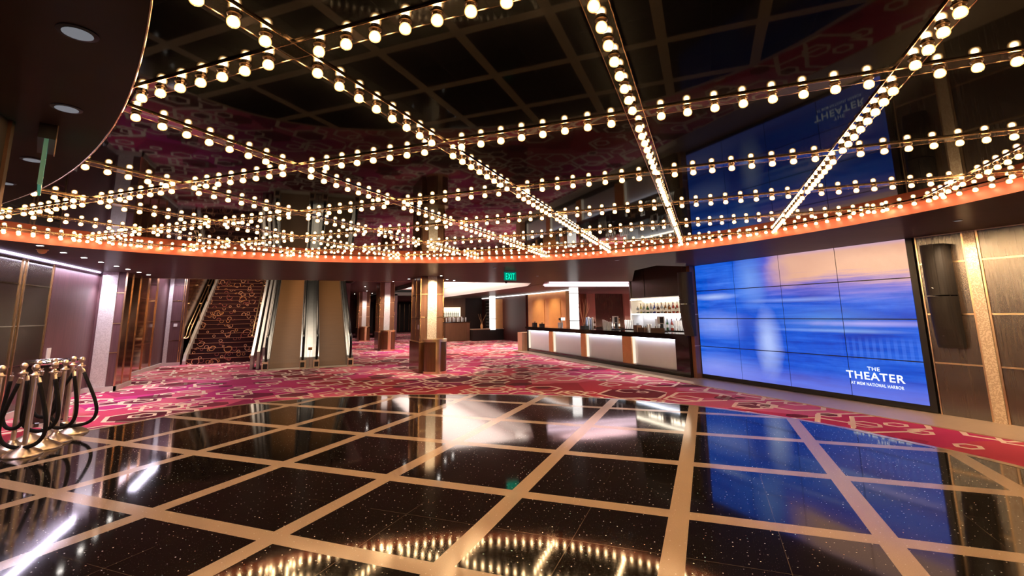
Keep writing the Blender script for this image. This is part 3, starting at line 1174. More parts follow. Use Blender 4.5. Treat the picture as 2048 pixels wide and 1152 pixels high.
BX(13.98, 14.3, 6.99, 7.68, 1.96, 3.15, M['wood_right'], 'cupboard')
BX(13.6, 14.42, 3.2, 10.2, 0, .92, M['black'], 'base_cupboard')
BX(13.55, 14.42, 3.2, 10.2, .92, .95, M['black_gloss'], 'worktop')
struct('wall_bar_side', bx(14.6, 14.9, 2.9, 7.75, 0, 3.3), M['wood_col'])
struct('wall_bar_rear', bx(14.9, 24, 17.3, 17.6, 0, ZS), M['wood_col'])
struct('trim_%d' % ti, bx(18.65, 20.6, 17.27, 17.3, .6, ZS), M['wood_right']); ti += 1
for a_, b_ in ((18.1, 18.65), (20.6, 21.3)):
    struct('trim_%d' % ti, bx(a_, b_, 17.15, 17.3, 0, ZS), M['pilaster']); ti += 1
struct('wall_bar_end', bx(15.9, 16.2, 2.6, 7.7, 0, 3.3), M['wood_right'])
struct('trim_%d' % ti, bx(14.42, 14.6, 7.75, 8.0, .0, 3.2), M['wood_col']); ti += 1
struct('wall_copper', bx(14.6, 14.9, 13.3, 17.3, 0, 2.5), M['copper'])
for a, b in ((13.75, 14.9), (15.4, 16.7)):
    o = struct('door_1' if a < 14 else 'door_2', bx(14.57, 14.6, a, b, 0, 2.15), simple('ochre_door', (.55, .27, .08), .45))
struct('wall_far_right', bx(14.6, 14.9, 17.6, 26, 0, 2.5), simple('maroon_wall', (.05, .008, .006), .5))
wc = obj('lit_column', bx(13.9, 14.22, 11.55, 11.75, .0, ZS), M['led_col'])
tag(wc, 'narrow glowing white column behind the bar taps', 'lit column')
obj('joint_ring', bx(13.88, 14.24, 11.53, 11.77, 1.16, 1.19), M['chrome'], wc)
obj('joint_ring', bx(13.88, 14.24, 11.53, 11.77, 2.28, 2.30), M['chrome'], wc)
wc2 = obj('lit_column', bx(13.75, 14.05, 20.6, 20.8, .6, 2.62), M['led_col'])
tag(wc2, 'narrow glowing white column above the far dark table', 'lit column')
obj('joint_ring', bx(13.73, 14.07, 20.58, 20.82, 1.2, 1.23), M['chrome'], wc2)
# light lines on the ceiling
struct('trim_%d' % ti, bx(14.42, 14.54, 12.4, 24, ZS - .07, ZS - .03), M['led_col']); ti += 1
struct('trim_%d' % ti, tube([(12.2, 10.64, ZS + .0), (15.85, 10.05, ZS + .0)], .028, 8), M['led_k']); ti += 1
struct('trim_%d' % ti, tube([(12.1, 10.45, ZS + .14), (15.75, 9.9, ZS + .14)], .03, 8), M['led_k']); ti += 1


# ------------------------------------------------------------------ bottles, cups and gear
def bottlemat(name, col, rough=.08):
    t = NT(name)
    n_ = t.noise(t.pos(), 20, 2)
    t.set(color=t.mix(n_, tuple(c * .7 for c in col), col), rough=rough, ior=1.5, coat=.5)
    return t.m


bm_cols = {'green': (.03, .12, .03), 'amber': (.35, .13, .03), 'clear': (.34, .37, .42), 'blue': (.05, .07, .35), 'brown': (.12, .05, .02), 'pale': (.62, .55, .18), 'red': (.45, .06, .04)}
bmats = {k: bottlemat(k + '_bottle_glass', c) for k, c in bm_cols.items()}
protos = {}


def bottle_proto(kind, shape):
    key = (kind, shape)
    if key in protos:
        return protos[key]
    h, r = {'tall': (.32, .035), 'squat': (.25, .045), 'slim': (.34, .03)}[shape]
    t = thing('bottle', '', 'bottle', (0, 0, -50))
    sh = {'tall': .62, 'squat': .66, 'slim': .55}[shape]
    obj('body', lathe([(0, 0), (r, 0), (r, h * sh), (r * .38, h * (sh + .16)), (r * .34, h * .93), (0, h * .93)], 12), bmats[kind], t, smooth=False)
    obj('stopper', lathe([(0, h * .93), (r * .42, h * .93), (r * .42, h), (0, h)], 8), M['gold'] if kind in ('green', 'brown', 'clear') else M['black'], t)
    obj('paper_label', lathe([(r * 1.02, h * .18), (r * 1.02, h * .45)], 12), M['paper'], t)
    protos[key] = (t, [0])
    return protos[key]


def bottle(kind, shape, loc, label, group):
    t, used = bottle_proto(kind, shape)
    c = t if not used[0] else copy_tree(t)
    used[0] = 1
    c.location = loc
    c['label'] = label
    c['group'] = group
    return c


order = ['clear', 'clear', 'pale', 'green', 'clear', 'pale', 'green', 'brown', 'clear', 'blue', 'blue', 'clear', 'brown', 'amber', 'clear', 'brown', 'amber', 'brown', 'amber', 'clear', 'red', 'brown', 'red', 'amber', 'pale', 'pale', 'pale', 'amber', 'amber']
y = 7.5
kinds_name = {'green': 'green glass', 'amber': 'amber', 'clear': 'clear glass', 'blue': 'dark blue', 'brown': 'brown glass', 'pale': 'pale yellow', 'red': 'red'}
for i, k in enumerate(order):
    shp = ['tall', 'squat', 'slim'][(i * 7 + 1) % 3]
    bottle(k, shp, (14.08 + .05 * (i % 2), y, 1.441), '%s %s bottle on the lit upper shelf behind the bar' % (shp, kinds_name[k]), 'bottles on the lit shelf, %s %s' % (shp, k))
    y -= .086
order2 = ['amber', 'brown', 'clear', 'clear', 'green', 'amber', 'red', 'brown', 'amber', 'clear']
y = 6.35
for i, k in enumerate(order2):
    shp = ['tall', 'squat', 'slim'][(i * 5) % 3]
    bottle(k, shp, (13.95 + .1 * (i % 2), y, .951), '%s %s bottle on the back worktop under the lit shelf' % (shp, kinds_name[k]), 'bottles on the back worktop, %s %s' % (shp, k))
    y -= .1
for i, yv in enumerate((10.05, 9.9, 9.76, 9.62)):
    bottle('brown', 'tall', (13.72, yv, .951), 'brown wine bottle with pale paper label in the group beyond the tall blue cups', 'wine bottles beyond the blue cups')
for i, yv in enumerate((8.62, 8.5, 8.37, 8.24, 8.1)):
    bottle(['brown', 'clear'][i % 2], 'slim', (13.74, yv, .951), 'slim %s bottle beside the white cup stacks on the back worktop' % ['brown glass', 'clear glass'][i % 2], 'bottles beside the white cup stacks, slim ' + ['brown', 'clear'][i % 2])

cup_me = None


def cups(loc, n_, label, group, mat=None, r=.033, step=.02, first=.12):
    """a stack of nested cups"""
    global cup_me
    t = thing('cup_stack', label, 'cup stack', loc, 0, group)
    prof = [(0, 0), (r * .72, 0), (r, first)]
    for k in range(n_):
        z = first + k * step
        prof += [(r, z), (r * 1.06, z + .004), (r * 1.06, z + step * .6), (r * .96, z + step)]
    prof += [(0, first + n_ * step)]
    obj('nested_cups', lathe(prof, 14), mat or M['cup'], t)
    return t


M['cup_blue'] = simple('blue_tinted_cup', (.35, .5, .75), .3)
# on the bar top (world positions)
for i, (yv, hh) in enumerate(((6.99, 9), (6.90, 8), (6.81, 7), (6.72, 6), (6.63, 6))):
    cups((12.35, yv, .971), hh, 'stack of clear cups in the row on the bar top before the till', 'clear cup stacks on the bar top before the till', M['cup'])
for i, (yv, hh, mt) in enumerate(((8.22, 12, 'cup_blue'), (8.10, 13, 'cup'), (7.98, 11, 'cup_blue'), (7.86, 12, 'cup'))):
    cups((12.5, yv, .971), hh, 'tall stack of %s cups beside the dark caddy on the bar' % ('blue-tinted' if mt == 'cup_blue' else 'white'), 'tall %s cup stacks' % ('blue' if mt == 'cup_blue' else 'white'), M[mt])
for i, yv in enumerate((7.72, 7.62, 7.52, 7.42, 7.32)):
    cups((13.72, yv, .951), 8, 'stack of white cups on the back worktop at the niche edge', 'white cup stacks at the niche edge', M['white'])
for i, yv in enumerate((6.1, 6.0, 5.9, 5.8)):
    cups((13.66, yv, .951), 10, 'stack of white cups on the back worktop behind the brown caddies', 'white cup stacks behind the brown caddies', M['white'])
for i, yv in enumerate((5.25, 5.15, 5.05, 4.95)):
    cups((13.66, yv, .951), 8, 'stack of white cups beside the chrome tap column', 'white cup stacks beside the chrome tap', M['white'])
for i, yv in enumerate((9.98, 9.88, 9.72)):
    cups((12.4, yv, .971), 3, 'short stack of glasses beside the beer tap tower', 'glass stacks beside the tap tower', M['cup'], r=.03)
for i, yv in enumerate((4.80, 4.70)):
    cups((12.3, yv, .971), 4, 'short stack of bright glasses between the brown caddies', 'glasses between the brown caddies', M['cup'], r=.035)


def caddy(loc, w_, d_, h_, label, mat, cat='caddy'):
    t = thing('bar_caddy', label, cat, loc)
    bm = bmesh.new()
    add_box(bm, -w_ / 2, w_ / 2, -d_ / 2, d_ / 2, 0, .01)
    for a in (-1, 1):
        add_box(bm, a * w_ / 2 - .004, a * w_ / 2 + .004, -d_ / 2, d_ / 2, 0, h_)
        add_box(bm, -w_ / 2, w_ / 2, a * d_ / 2 - .004, a * d_ / 2 + .004, 0, h_)
    obj('tray_box', bm, mat, t)
    for k in range(3):
        obj('straw_bundle', tube([(0, -d_ * .3 + k * d_ * .3, .012), (.02, -d_ * .3 + k * d_ * .3 + .01, h_ + .05)], .008, 6), M['black'], t)
    return t


M['cad_brown'] = simple('brown_caddy', (.13, .06, .03), .4)
caddy((12.3, 8.02, .971), .16, .26, .10, 'black straw caddy in front of the tall blue cups', M['black'])
caddy((12.32, 5.28, .971), .16, .14, .16, 'dark brown caddy holding straws on the bar top', M['cad_brown'])
caddy((12.3, 5.0, .971), .16, .26, .10, 'low brown caddy beside the two bright glasses', M['cad_brown'])
caddy((12.3, 4.42, .971), .18, .32, .10, 'long brown caddy on the bar top nearest the video wall', M['cad_brown'])
caddy((12.4, 12.0, .971), .14, .16, .15, 'dark caddy at the far end of the bar top', M['black'])
caddy((12.4, 11.35, .971), .14, .18, .12, 'dark caddy second from the far end of the bar top', M['black'])


def till(loc, label):
    t = thing('till', label, 'till', loc)
    obj('screen_head', bx(-.03, .0, -.14, .14, .2, .40, .006), M['white'], t)
    obj('display', bx(-.034, -.03, -.12, .02, .22, .38), M['black'], t)
    obj('stand', bx(-.01, .03, -.04, .04, .02, .25), M['black'], t)
    obj('base', bx(-.1, .1, -.12, .12, 0, .03, .005), M['black'], t)
    return t


till((12.55, 6.62, .971), 'white and black till screen behind the clear cup stacks')
till((12.55, 4.55, .971), 'till screen behind the long brown caddy')
# beer tap tower with white sign
tt = thing('tap_tower', 'beer tap tower carrying a small lit white sign', 'tap tower', (12.45, 9.85, .971))
obj('column', lathe([(0, 0), (.05, 0), (.03, .03), (.03, .26), (0, .26)], 14), M['chrome'], tt)
obj('sign_board', bx(-.02, .02, -.24, .0, .26, .36, .004), emit('lit_white_sign', (1, .97, .9), 1.1), tt)
obj('sign_board', bx(-.02, .02, .02, .18, .26, .34, .004), M['black'], tt)
for k in range(3):
    obj('tap_handle', tube([(-.03, -.08 + .06 * k, .17), (-.06, -.08 + .06 * k, .25)], .009, 6), M['gold'], tt)
ct = thing('tap_column', 'slim chrome water tap with a flared top near the loudspeaker', 'tap', (12.5, 3.62, .971))
obj('column', lathe([(0, 0), (.045, 0), (.022, .03), (.02, .28), (.05, .34), (.05, .36), (0, .36)], 16), M['chrome'], ct)
obj('spout', tube([(0, 0, .33), (-.12, 0, .35), (-.16, 0, .30)], .012, 8), M['chrome'], ct)
# twigs in a vase by the lit column
vz = thing('twig_vase', 'glass vase of tall dry branches beside the lit column behind the bar', 'vase', (13.95, 10.75, .0))
obj('vase_body', lathe([(0, 0), (.09, 0), (.11, .6), (.06, .95), (.08, 1.0)], 16), M['copper'], vz)
for k in range(9):
    a = k * 2.4
    obj('branch', tube([(0, 0, .9), (.08 * math.cos(a), .08 * math.sin(a), 1.3), (.18 * math.cos(a) + .03, .25 * math.sin(a), 1.6 + .07 * (k % 4)), (.2 * math.cos(a), .33 * math.sin(a), 1.85 + .06 * (k % 5))], [.01, .008, .006, .003], 5), M['branch'], vz)

# small bar farther off
dk = thing('service_desk', 'walnut front service bar at the far side of the hall', 'desk', (11.97, 21.2, 0))
obj('front_panel', bx(-.72, .55, 0, .1, 0, 1.04), M['wood_desk'], dk)
obj('side_panel', bx(.55, .72, 0, .9, 0, 1.02), M['wood_col'], dk)
obj('worktop', bx(-.76, .76, -.03, .9, 1.04, 1.08), M['black_gloss'], dk)
nb = thing('lit_bottle_niche', 'bright yellow lit bottle niche above the far service bar', 'niche', (12.3, 24.2, 0))
obj('back_box', bx(-.75, .75, 0, .1, 1.35, 1.95), emit('warm_lit_niche', (1, .8, .5), 1.6), nb)
obj('shelf', bx(-.75, .75, -.25, 0, 1.33, 1.36), M['white'], nb)
obj('surround', bx(-.95, 1.1, .1, .2, 0, 2.6), M['wood_desk'], nb)
for i in range(9):
    bottle(['brown', 'green', 'clear'][i % 3], 'tall', (11.8 + .13 * i, 24.05, 1.361), 'small bottle on the far lit niche shelf', 'bottles in the far lit niche')
for i in range(10):
    cups((11.45 + .125 * i, 21.75 - .12 * (i % 2), 1.081), 5 + i % 4, 'white cup stack on the far service bar', 'white cup stacks on the far service bar', M['white'], r=.04)
tb = thing('dark_table', 'low dark table beyond the service bar with a vase of twigs', 'table', (13.64, 20.7, 0))
obj('tabletop', bx(-.95, .95, -.05, .8, .62, .66), M['border'], tb)
obj('skirt', bx(-.93, .93, -.02, .78, 0, .62), M['black'], tb)
v2 = thing('twig_vase', 'small vase of spreading twigs on the far dark table', 'vase', (13.3, 20.9, .661))
obj('vase_body', lathe([(0, 0), (.06, 0), (.08, .15), (.04, .28), (.05, .3)], 12), M['copper'], v2)
for k in range(7):
    a = k * 2.1
    obj('branch', tube([(0, 0, .25), (.1 * math.cos(a), .1 * math.sin(a), .5), (.3 * math.cos(a), .2 * math.sin(a), .85)], [.008, .006, .003], 5), M['branch'], v2)
obj_cp = struct('trim_%d' % ti, bx(14.1, 14.6, 20.85, 20.9, .66, 2.35), M['copper']); ti += 1
wr = thing('wine_rack', 'tall dark rack with rows of pale rungs on the far wall', 'rack', (14.48, 22.6, 0), math.radians(-90))
obj('upright', bx(-1.0, 1.0, .0, .1, 0, 2.35), M['black'], wr)
for k in range(10):
    obj('rung', bx(-.65, .65, -.04, 0, .42 + .19 * k, .44 + .19 * k), M['paper'], wr)
struct('wall_far_end', bx(10.9, 24, 24.45, 24.7, 0, 2.75), simple('dark_far_wall', (.03, .014, .01), .5))
# far hall: dark doors with brass pulls
for k in range(7):
    struct('trim_%d' % ti, bx(10.6 + .42 * k, 10.62 + .42 * k, 38.9, 38.95, .1, 2.5), M['brass']); ti += 1
struct('wall_hall_right', bx(8.9, 9.1, 24.5, 34, 0, 2.8), M['wood_purple'])
struct('wall_hall_doors', bx(8.2, 16, 39, 39.2, 0, 2.8), M['black'])
struct('wall_hall_left', bx(5.5, 5.7, 17, 40, 0, 2.95), M['wood_purple'])

# ------------------------------------------------------------------ light strings
XL = [CELL * k for k in range(-1, 9)]
YL = [CELL * k + .01 for k in range(-4, 7)]


def spans(fixed, axis):
    """stretches of a grid line inside the mirror outline"""
    res = []
    cur = None
    t_ = -6.0
    while t_ < 12:
        p = (fixed, t_) if axis == 'y' else (t_, fixed)
        i_ = inside(p, HALL)
        if i_ and cur is None:
            cur = t_
        if not i_ and cur is not None:
            res.append((cur, t_))
            cur = None
        t_ += .01
    return res


# proto bulb (thing part) : glass globe and socket, hanging from z = 0 downwards
g_prof = [(0, -.0545), (.010, -.0535), (.0185, -.049), (.0235, -.041), (.0245, -.032), (.0225, -.023), (.018, -.0155), (.0145, -.009), (0, -.009)]
bm = lathe(g_prof, 14)
bulb_mesh = bpy.data.meshes.new('bulb')
bmesh.ops.recalc_face_normals(bm, faces=bm.faces)
bm.to_mesh(bulb_mesh)
bm.free()
bulb_mesh.materials.append(M['bulb'])
bulb_mesh.polygons.foreach_set('use_smooth', [True] * len(bulb_mesh.polygons))
bm = lathe([(.0, 0), (.026, 0), (.026, -.003), (.0195, -.005), (.0195, -.017), (0, -.017)], 12)
sock_mesh = bpy.data.meshes.new('socket')
bmesh.ops.recalc_face_normals(bm, faces=bm.faces)
bm.to_mesh(sock_mesh)
bm.free()
sock_mesh.materials.append(M['socket'])


def add_bulb(parent, loc, rot=None):
    o = bpy.data.objects.new('bulb', bulb_mesh)
    C.objects.link(o)
    o.parent = parent
    o.location = loc
    if rot:
        o.rotation_euler = rot
    s_ = bpy.data.objects.new('socket', sock_mesh)
    C.objects.link(s_)
    s_.parent = o
    return o


PITCH = CELL / 9
NB = 0
camg = ((3.7769 - (-5.8329)) * S2, (3.7769 + -5.8329) * S2)
names = {'x': {}, 'y': {}}
ordw = ['first', 'second', 'third', 'fourth', 'fifth', 'sixth', 'seventh', 'eighth', 'ninth', 'tenth', 'eleventh']
sock_z = 2.646
for axis, lines in (('y', XL), ('x', YL)):
    idx = 0
    for f_ in lines:
        for a, b in spans(f_, axis):
            if b - a < .3:
                continue
            mid = (a + b) / 2
            px, py = uv(f_, mid) if axis == 'y' else uv(mid, f_)
            ang = math.radians(45) if axis == 'y' else math.radians(-45)
            if axis == 'y':
                lab = 'globe bulb string running away from the viewer, %s counted from the stanchions' % ordw[idx]
            else:
                lab = 'globe bulb string crossing the ceiling sideways, %s counted from the entrance' % ordw[idx]
            t = thing('light_string', lab, 'light string', (px, py, sock_z), ang, 'crossing strings of globe bulbs on the mirror ceiling')
            idx += 1
            L = b - a
            zt = -.0 + (0.001 if axis == 'y' else .0005)
            obj('mounting_strip', bx(-L / 2 + .01, L / 2 - .01, -.05, .05, zt, zt + .007), M['strip'], t)
            for s in (-1, 1):
                obj('edge_rail', bx(-L / 2 + .01, L / 2 - .01, s * .05 - .0018, s * .05 + .0018, zt - .002, zt + .007), M['brass'], t)
            # local x axis points along the line
            sgn = 1
            base = 0.0 if axis == 'y' else 0.0
            k0 = math.ceil((a + .05 - (0.01 if axis == 'y' else 0)) / PITCH)
            k = k0
            while True:
                off = .01 if axis == 'y' else 0.0
                c_ = k * PITCH + off
                if c_ > b - .05:
                    break
                if k % 9 != 0:
                    d = c_ - mid
                    add_bulb(t, (d, 0, 0))
                    NB += 1
                k += 1

# ring of bulbs just inside the orange fascia
rt_ = thing('light_ring', 'curved row of warm globe bulbs just inside the orange rim of the ceiling', 'light ring', (*uv(4.21, 1.92), sock_z), math.radians(-45))
path = []
for (x, y) in run:
    d = Vector((x - 4.21, y - 1.92))
    d.normalize()
    path.append(Vector((x - d.x * .12, y - d.y * .12)))
acc = 0
posn = []
last = path[0]
nxt = 0.0
for q in path[1:]:
    seg = (q - last).length
    while nxt <= acc + seg:
        posn.append(last + (q - last) * ((nxt - acc) / seg))
        nxt += .15
    acc += seg
    last = q
cg = Vector(camg)
fwg = Vector((fw.x - fw.y, fw.x + fw.y)) * S2


def vis(p):
    d = p - cg
    return d.dot(fwg) > 0 and abs(d.x * fwg.y - d.y * fwg.x) < 1.15 * d.dot(fwg)


visible = sorted([p for p in posn if vis(p)], key=lambda p: (p - cg).length)
near = visible[:100]
nk = {id(p) for p in near}
for p in near:
    add_bulb(rt_, (p.x - 4.21, p.y - 1.92, 0))
bm = bmesh.new()
bms = bmesh.new()
for p in posn:
    if id(p) in nk:
        continue
    add_lathe(bm, g_prof, 12, cx=p.x - 4.21, cy=p.y - 1.92)
    add_lathe(bms, [(.0, 0), (.026, 0), (.026, -.003), (.0195, -.005), (.0195, -.017), (0, -.017)], 10, cx=p.x - 4.21, cy=p.y - 1.92)
o = obj('far_bulbs', bm, M['bulb'], rt_, smooth=True)
o['kind'] = 'stuff'
o = obj('far_sockets', bms, M['socket'], rt_)
o['kind'] = 'stuff'
# narrow mounting track of the ring
pp = [(p.x - 4.21, p.y - 1.92) for p in path]
bm = bmesh.new()
a_ = [bm.verts.new((x * .992, y * .992, .001)) for x, y in pp]
b_ = [bm.verts.new((x * 1.008, y * 1.008, .001)) for x, y in pp]
for i in range(len(pp) - 1):
    bm.faces.new((a_[i], a_[i + 1], b_[i + 1], b_[i]))
obj('track', bm, M['strip'], rt_)

# ------------------------------------------------------------------ downlights
def downlight(x, y, z, r, label, group, energy=12, lens='lamp_disc', col=(1, .88, .74), spot=90):
    t = thing('downlight', label, 'downlight', (x, y, z), 0, group)
    obj('trim_ring', lathe([(r, 0), (r * 1.35, 0), (r * 1.35, -.004), (r, -.006)], 24), M['black'], t)
    obj('lens', lathe([(0, -.001), (r, -.001), (r, -.007), (0, -.007)], 20), M[lens], t)
    if energy:
        light('downlight_lamp', 'SPOT', (x, y, z - .02), energy, col, spot=spot, blend=.8, radius=r)
    return t


lg = 'bright downlights along the left wall'
for k, (x, y) in enumerate([(-1.742, 2.314), (-2.345, 2.872), (-2.815, 3.379), (-3.333, 3.903), (-3.865, 4.452), (-4.326, 4.924), (-4.857, 5.454), (-5.353, 5.958)]):
    px, py = uv(x, y)
    downlight(px, py, ZS, .038, 'small bright downlight in the soffit along the left wall, %s from the stanchions' % ordw[k], lg, 45)
for k, (x, y) in enumerate([(4.742, -.534), (3.934, -.170), (2.80, .206), (1.936, .431)]):
    px, py = uv(x, y)
    downlight(px, py, ZS, .045, 'large dim downlight in the dark soffit, %s from the top of the picture' % ordw[k], 'large dim downlights', 0, 'lamp_dim')
for k, (px, py) in enumerate([(10.98, -2.76), (9.51, 2.16), (9.77, 6.32), (7.7, 4.28)]):
    downlight(px, py, ZS, .035, ['unlit small downlight above the walnut wall', 'small dim downlight before the bar', 'small dim downlight near the far end of the bar', 'small dim downlight beside the green exit sign'][k], 'small dim downlights', 0, 'lamp_dim')
for k, (px, py) in enumerate([(6.54, 8.13), (7.12, 6.75), (7.66, 8.1), (7.98, 8.46)]):
    downlight(px, py, ZS, .03, 'small bright downlight close to the nearest column, %s going away' % ordw[k], 'bright downlights round the nearest column', 30)
for k, (px, py) in enumerate([(6.4, 15.2), (7.3, 15.4), (7.9, 14.2), (6.6, 19.5), (7.2, 23.8), (7.9, 19), (6.9, 28), (7.9, 27)]):
    downlight(px, py, 2.95, .035, 'bright downlight in the high hall ceiling, %s going away' % ordw[k], 'downlights in the high hall ceiling', 60)
for k, (px, py) in enumerate([(12.6, 4.2), (12.9, 6.6), (13.0, 12.5), (12.9, 15.5), (18.8, 15.6), (20.6, 15.6), (12.9, 7.95)]):
    light('bar_fill', 'SPOT', (px, py, 2.48 if py > 7.8 else 3.1), 600 if px > 18 else 330, (1, .9, .8), spot=110, blend=.8)  # added spots without fixtures, brightening the bar and the wall behind it

# smoke detectors and dome cameras
for (px, py, z, lab) in ((9.72, 8.5, ZS, 'small dark dome camera under the soffit beside the green exit sign'), (12.2, 6.3, 3.2, 'dark dome camera above the bar'), (-1.0, 3.3, ZS, 'round brass-coloured detector on the left soffit')):
    if px < 0:
        px, py = uv(-2.2, 2.55)
    o = obj('dome_camera', lathe([(0, -.07), (.03, -.062), (.05, -.04), (.055, -.015), (.07, -.012), (.07, 0), (0, 0)], 18), M['black'] if 'brass' not in lab else M['copper'], smooth=True)
    o.location = (px, py, z)
    tag(o, lab, 'detector' if 'detector' in lab else 'camera dome')

# exit signs
ex = thing('exit_sign', 'green lit EXIT sign hanging from the soffit in the middle of the hall', 'exit sign', (8.42, 5.11, ZS))
obj('glass_plate', bx(-.165, .165, -.008, .008, -.225, -.02), M['exit_glass'], ex)
obj('edge_frame', bx(-.172, -.165, -.010, .010, -.23, -.015), M['chrome'], ex)
obj('edge_frame', bx(.165, .172, -.010, .010, -.23, -.015), M['chrome'], ex)
obj('edge_frame', bx(-.172, .172, -.010, .010, -.232, -.225), M['chrome'], ex)
obj('ceiling_box', bx(-.15, .15, -.03, .03, -.02, 0), M['steel'], ex)
to = text_mesh('lettering', 'EXIT', -.115, .12, -.20, -.05, -.009, M['exit'], ex, axis='y', offset=.0)
ex2 = thing('exit_sign', 'green edge-lit sign seen edge-on under the dark soffit above the stanchions', 'exit sign', (2.43, -2.46, ZS), math.radians(111))
obj('glass_plate', bx(-.16, .16, -.007, .007, -.33, -.08), M['exit_glass'], ex2)
obj('glass_edge', bx(-.166, -.16, -.009, .009, -.33, -.08), M['exit_edge'], ex2)
obj('ceiling_box', bx(-.17, .17, -.035, .035, -.08, 0), M['black'], ex2)
obj('side_plate', bx(-.17, -.12, -.04, -.035, -.16, -.0), M['gold'], ex2)

# ------------------------------------------------------------------ stanchions and ropes
M['pole'] = simple('champagne_brass', (.88, .69, .54), .34, 1)


def make_stanchion():
    t = thing('rope_stanchion', '', 'stanchion', (0, 0, 0))
    obj('base', lathe([(0, 0), (.165, 0), (.170, .010), (.166, .022), (.15, .036), (.13, .05), (.10, .068), (.065, .085), (.045, .10), (.038, .12), (0, .12)], 36), M['pole'], t, smooth=True)
    obj('pole', lathe([(.024, .08), (.024, .88)], 20), M['pole'], t, smooth=True)
    obj('collar', lathe([(.024, .865), (.045, .872), (.047, .880), (.045, .888), (.026, .894), (.020, .91), (.016, .925), (.022, .932)], 24), M['pole'], t, smooth=True)
    obj('ball', lathe([(0, .925)] + [(.037 * math.sin(math.pi * k / 12), .965 - .037 * math.cos(math.pi * k / 12)) for k in range(1, 12)] + [(0, 1.002)], 20), M['pole'], t, smooth=True)
    return t


posts = [(.98, 1.72, 'front row nearest the viewer'), (1.04, 2.03, 'front row second from the viewer'), (1.03, 2.36, 'front row third from the viewer'), (1.04, 2.84, 'front row farthest along'),
         (.74, 2.07, 'back row second from the viewer'), (.65, 1.80, 'back row cut by the picture edge'), (.72, 2.48, 'back row behind the third front post'), (.77, 2.78, 'back row beside the fourth front post'), (.86, 3.11, 'back row farthest along')]
s0 = make_stanchion()
for i, (x, y, lab) in enumerate(posts):
    s_ = s0 if i == 0 else copy_tree(s0)
    s_.location = (x, y, .0)
    s_['label'] = 'brass rope stanchion with ball top, ' + lab
    s_['group'] = 'stanchions gathered by the left wall'


def rope(c, lo_, hi_, W_, low, label, dirn=(.915, -.404)):
    """stiff velvet rope hanging in a teardrop loop: c centre, lo_/hi_ the end offsets along dirn, W_ the sideways bulge"""
    t = thing('velvet_rope', label, 'rope', (c[0], c[1], 0), 0, 'black velvet ropes on the stanchions')
    e = Vector((dirn[0], dirn[1], 0))
    n_ = 44
    pts = []
    for k in range(n_ + 1):
        s = k / n_
        x = lo_ + (hi_ - lo_) * s - W_ * math.sin(2 * math.pi * s) * (1 if s < .5 else 1)
        q = abs(2 * s - 1)
        z = low + (.80 - low) * (q ** 2.1)
        pts.append(e * x + Vector((0, 0, z)))
    obj('rope_body', tube(pts, .021, 10), M['rope'], t, smooth=True)
    for P_, Q_ in ((pts[0], pts[1]), (pts[-1], pts[-2])):
        dd = (P_ - Q_).normalized()
        obj('end_cap', tube([P_ - dd * .005, P_ + dd * .055], .021, 12), M['pole'], t)
        obj('snap_hook', tube([P_ + dd * .055, P_ + dd * .075, P_ + dd * .09 + Vector((0, 0, .0))], .006, 6), M['pole'], t)
    return t


rope((.97, 1.70), -.15, .09, .20, .09, 'black velvet rope looped widest in front of the nearest front stanchion')
rope((.98, 2.04), -.14, .10, .15, .20, 'black velvet rope looped round the second front stanchion')
rope((1.05, 2.33), -.08, .12, .13, .17, 'black velvet rope looped round the third front stanchion')
rope((1.02, 2.80), -.05, .09, .27, .11, 'black velvet rope looped wide round the farthest front stanchion')
rope((.84, 2.55), -.14, .06, .10, .28, 'black velvet rope hanging in the back row behind the third front post')
rope((.72, 2.05), -.10, .10, .08, .25, 'black velvet rope hanging in the back row behind the nearest front post')
rope((.55, 1.78), -.10, .12, .05, .25, 'black velvet rope cut by the picture edge')

# bin behind the stanchions and a small card holder on the wall
bn = thing('waste_bin', 'round bin with a polished steel rim standing behind the stanchions', 'bin', (.36, 3.86, 0))
obj('drum', lathe([(0, .05), (.26, .05), (.26, .86), (0, .86)], 32), M['wood_left'], bn, smooth=False)
obj('rim', lathe([(.18, .86), (.30, .86), (.31, .89), (.30, .92), (.18, .92), (.17, .89), (.18, .86)], 36), M['chrome'], bn, smooth=True)
obj('foot', lathe([(0, 0), (.29, 0), (.285, .05), (.26, .06)], 32), M['chrome'], bn)
ch = obj('card_holder', bx(UL + .02, UL + .035, 5.47, 5.6, .83, 1.02), M['white'])
tag(ch, 'small white card holder on the aubergine panel', 'card holder')

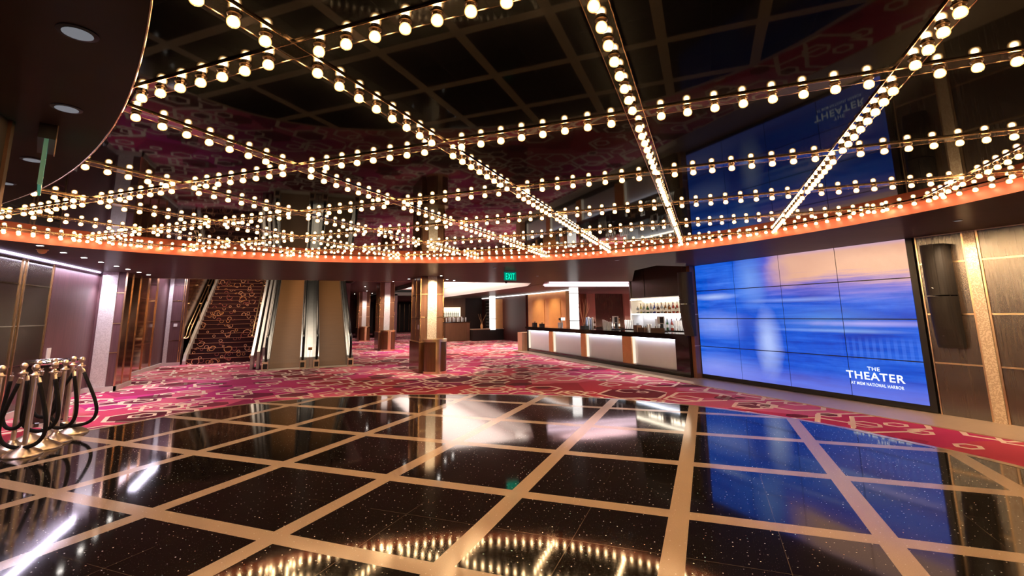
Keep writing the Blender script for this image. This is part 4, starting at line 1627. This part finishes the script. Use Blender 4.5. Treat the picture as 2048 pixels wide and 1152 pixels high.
# ------------------------------------------------------------------ lamps without modelled fixtures
light('coffer_cove', 'AREA', (9.9, 16.5, 2.62), 400, (1, .86, .78), (math.pi, 0, 0), 2.6, 13)
light('slot_cove', 'AREA', (13.6, 9.4, 2.58), 40, (1, .66, .72), (math.pi, 0, 0), 2.6, 1.2)
light('stair_fill', 'AREA', (1.3, 14.2, 5.6), 160, (1, .72, .5), (0, 0, 0), 1.6, 3)  # unseen area fill over the stair, no fixture
light('escalator_fill', 'AREA', (4.1, 12.6, 5.8), 90, (1, .8, .58), (0, 0, 0), 2.4, 3)  # added area fill high above the escalators, no fixture
light('hall_fill', 'AREA', (12, 32, 2.6), 60, (1, .75, .65), (0, 0, 0), 4, 6)  # unseen area fill for the far hall, no fixture
light('column_wash', 'SPOT', (7.0, 6.3, 2.47), 130, (1, .82, .6), (math.radians(30), 0, 0), spot=80, blend=.8)
light('column_wash', 'SPOT', (6.97, 6.9, 2.5), 60, (1, .78, .52), (math.radians(8), 0, 0), spot=110, blend=.9)
light('column_wash', 'SPOT', (7.2, 15.6, 2.9), 160, (1, .85, .72), (math.radians(14), 0, 0), spot=75, blend=.8)
light('column_wash', 'SPOT', (7.2, 24.4, 2.9), 160, (1, .85, .72), (math.radians(14), 0, 0), spot=75, blend=.8)
light('left_cove', 'AREA', (-.2, 1.5, 2.46), 80, (.86, .76, 1), (0, math.radians(-8), 0), .08, 12)
light('left_cove', 'AREA', (-.05, 10.5, 2.9), 35, (.86, .78, 1), (0, 0, 0), .2, 5)
light('pier_wash', 'SPOT', (-.05, 7.1, 2.48), 70, (.92, .86, 1), (math.radians(12), 0, 0), spot=90, blend=.8)
light('pier_wash', 'SPOT', (.0, 13.0, 3.0), 70, (.92, .86, 1), (math.radians(12), 0, 0), spot=90, blend=.8)
light('wall_wash', 'SPOT', (11.62, -2.38, 2.49), 70, (1, .70, .42), (0, math.radians(-24), 0), spot=110, blend=.9)
light('wall_wash', 'SPOT', (11.55, -3.7, 2.49), 140, (1, .70, .42), (0, math.radians(-26), 0), spot=120, blend=.9)  # added to brighten the walnut panels, no fixture here
for yy in (14.3, 15.9):
    light('copper_wash', 'SPOT', (13.6, yy, 2.46), 90, (1, .8, .6), (0, math.radians(-28), 0), spot=110, blend=.9)  # unseen spots that brighten the copper wall, no fixtures
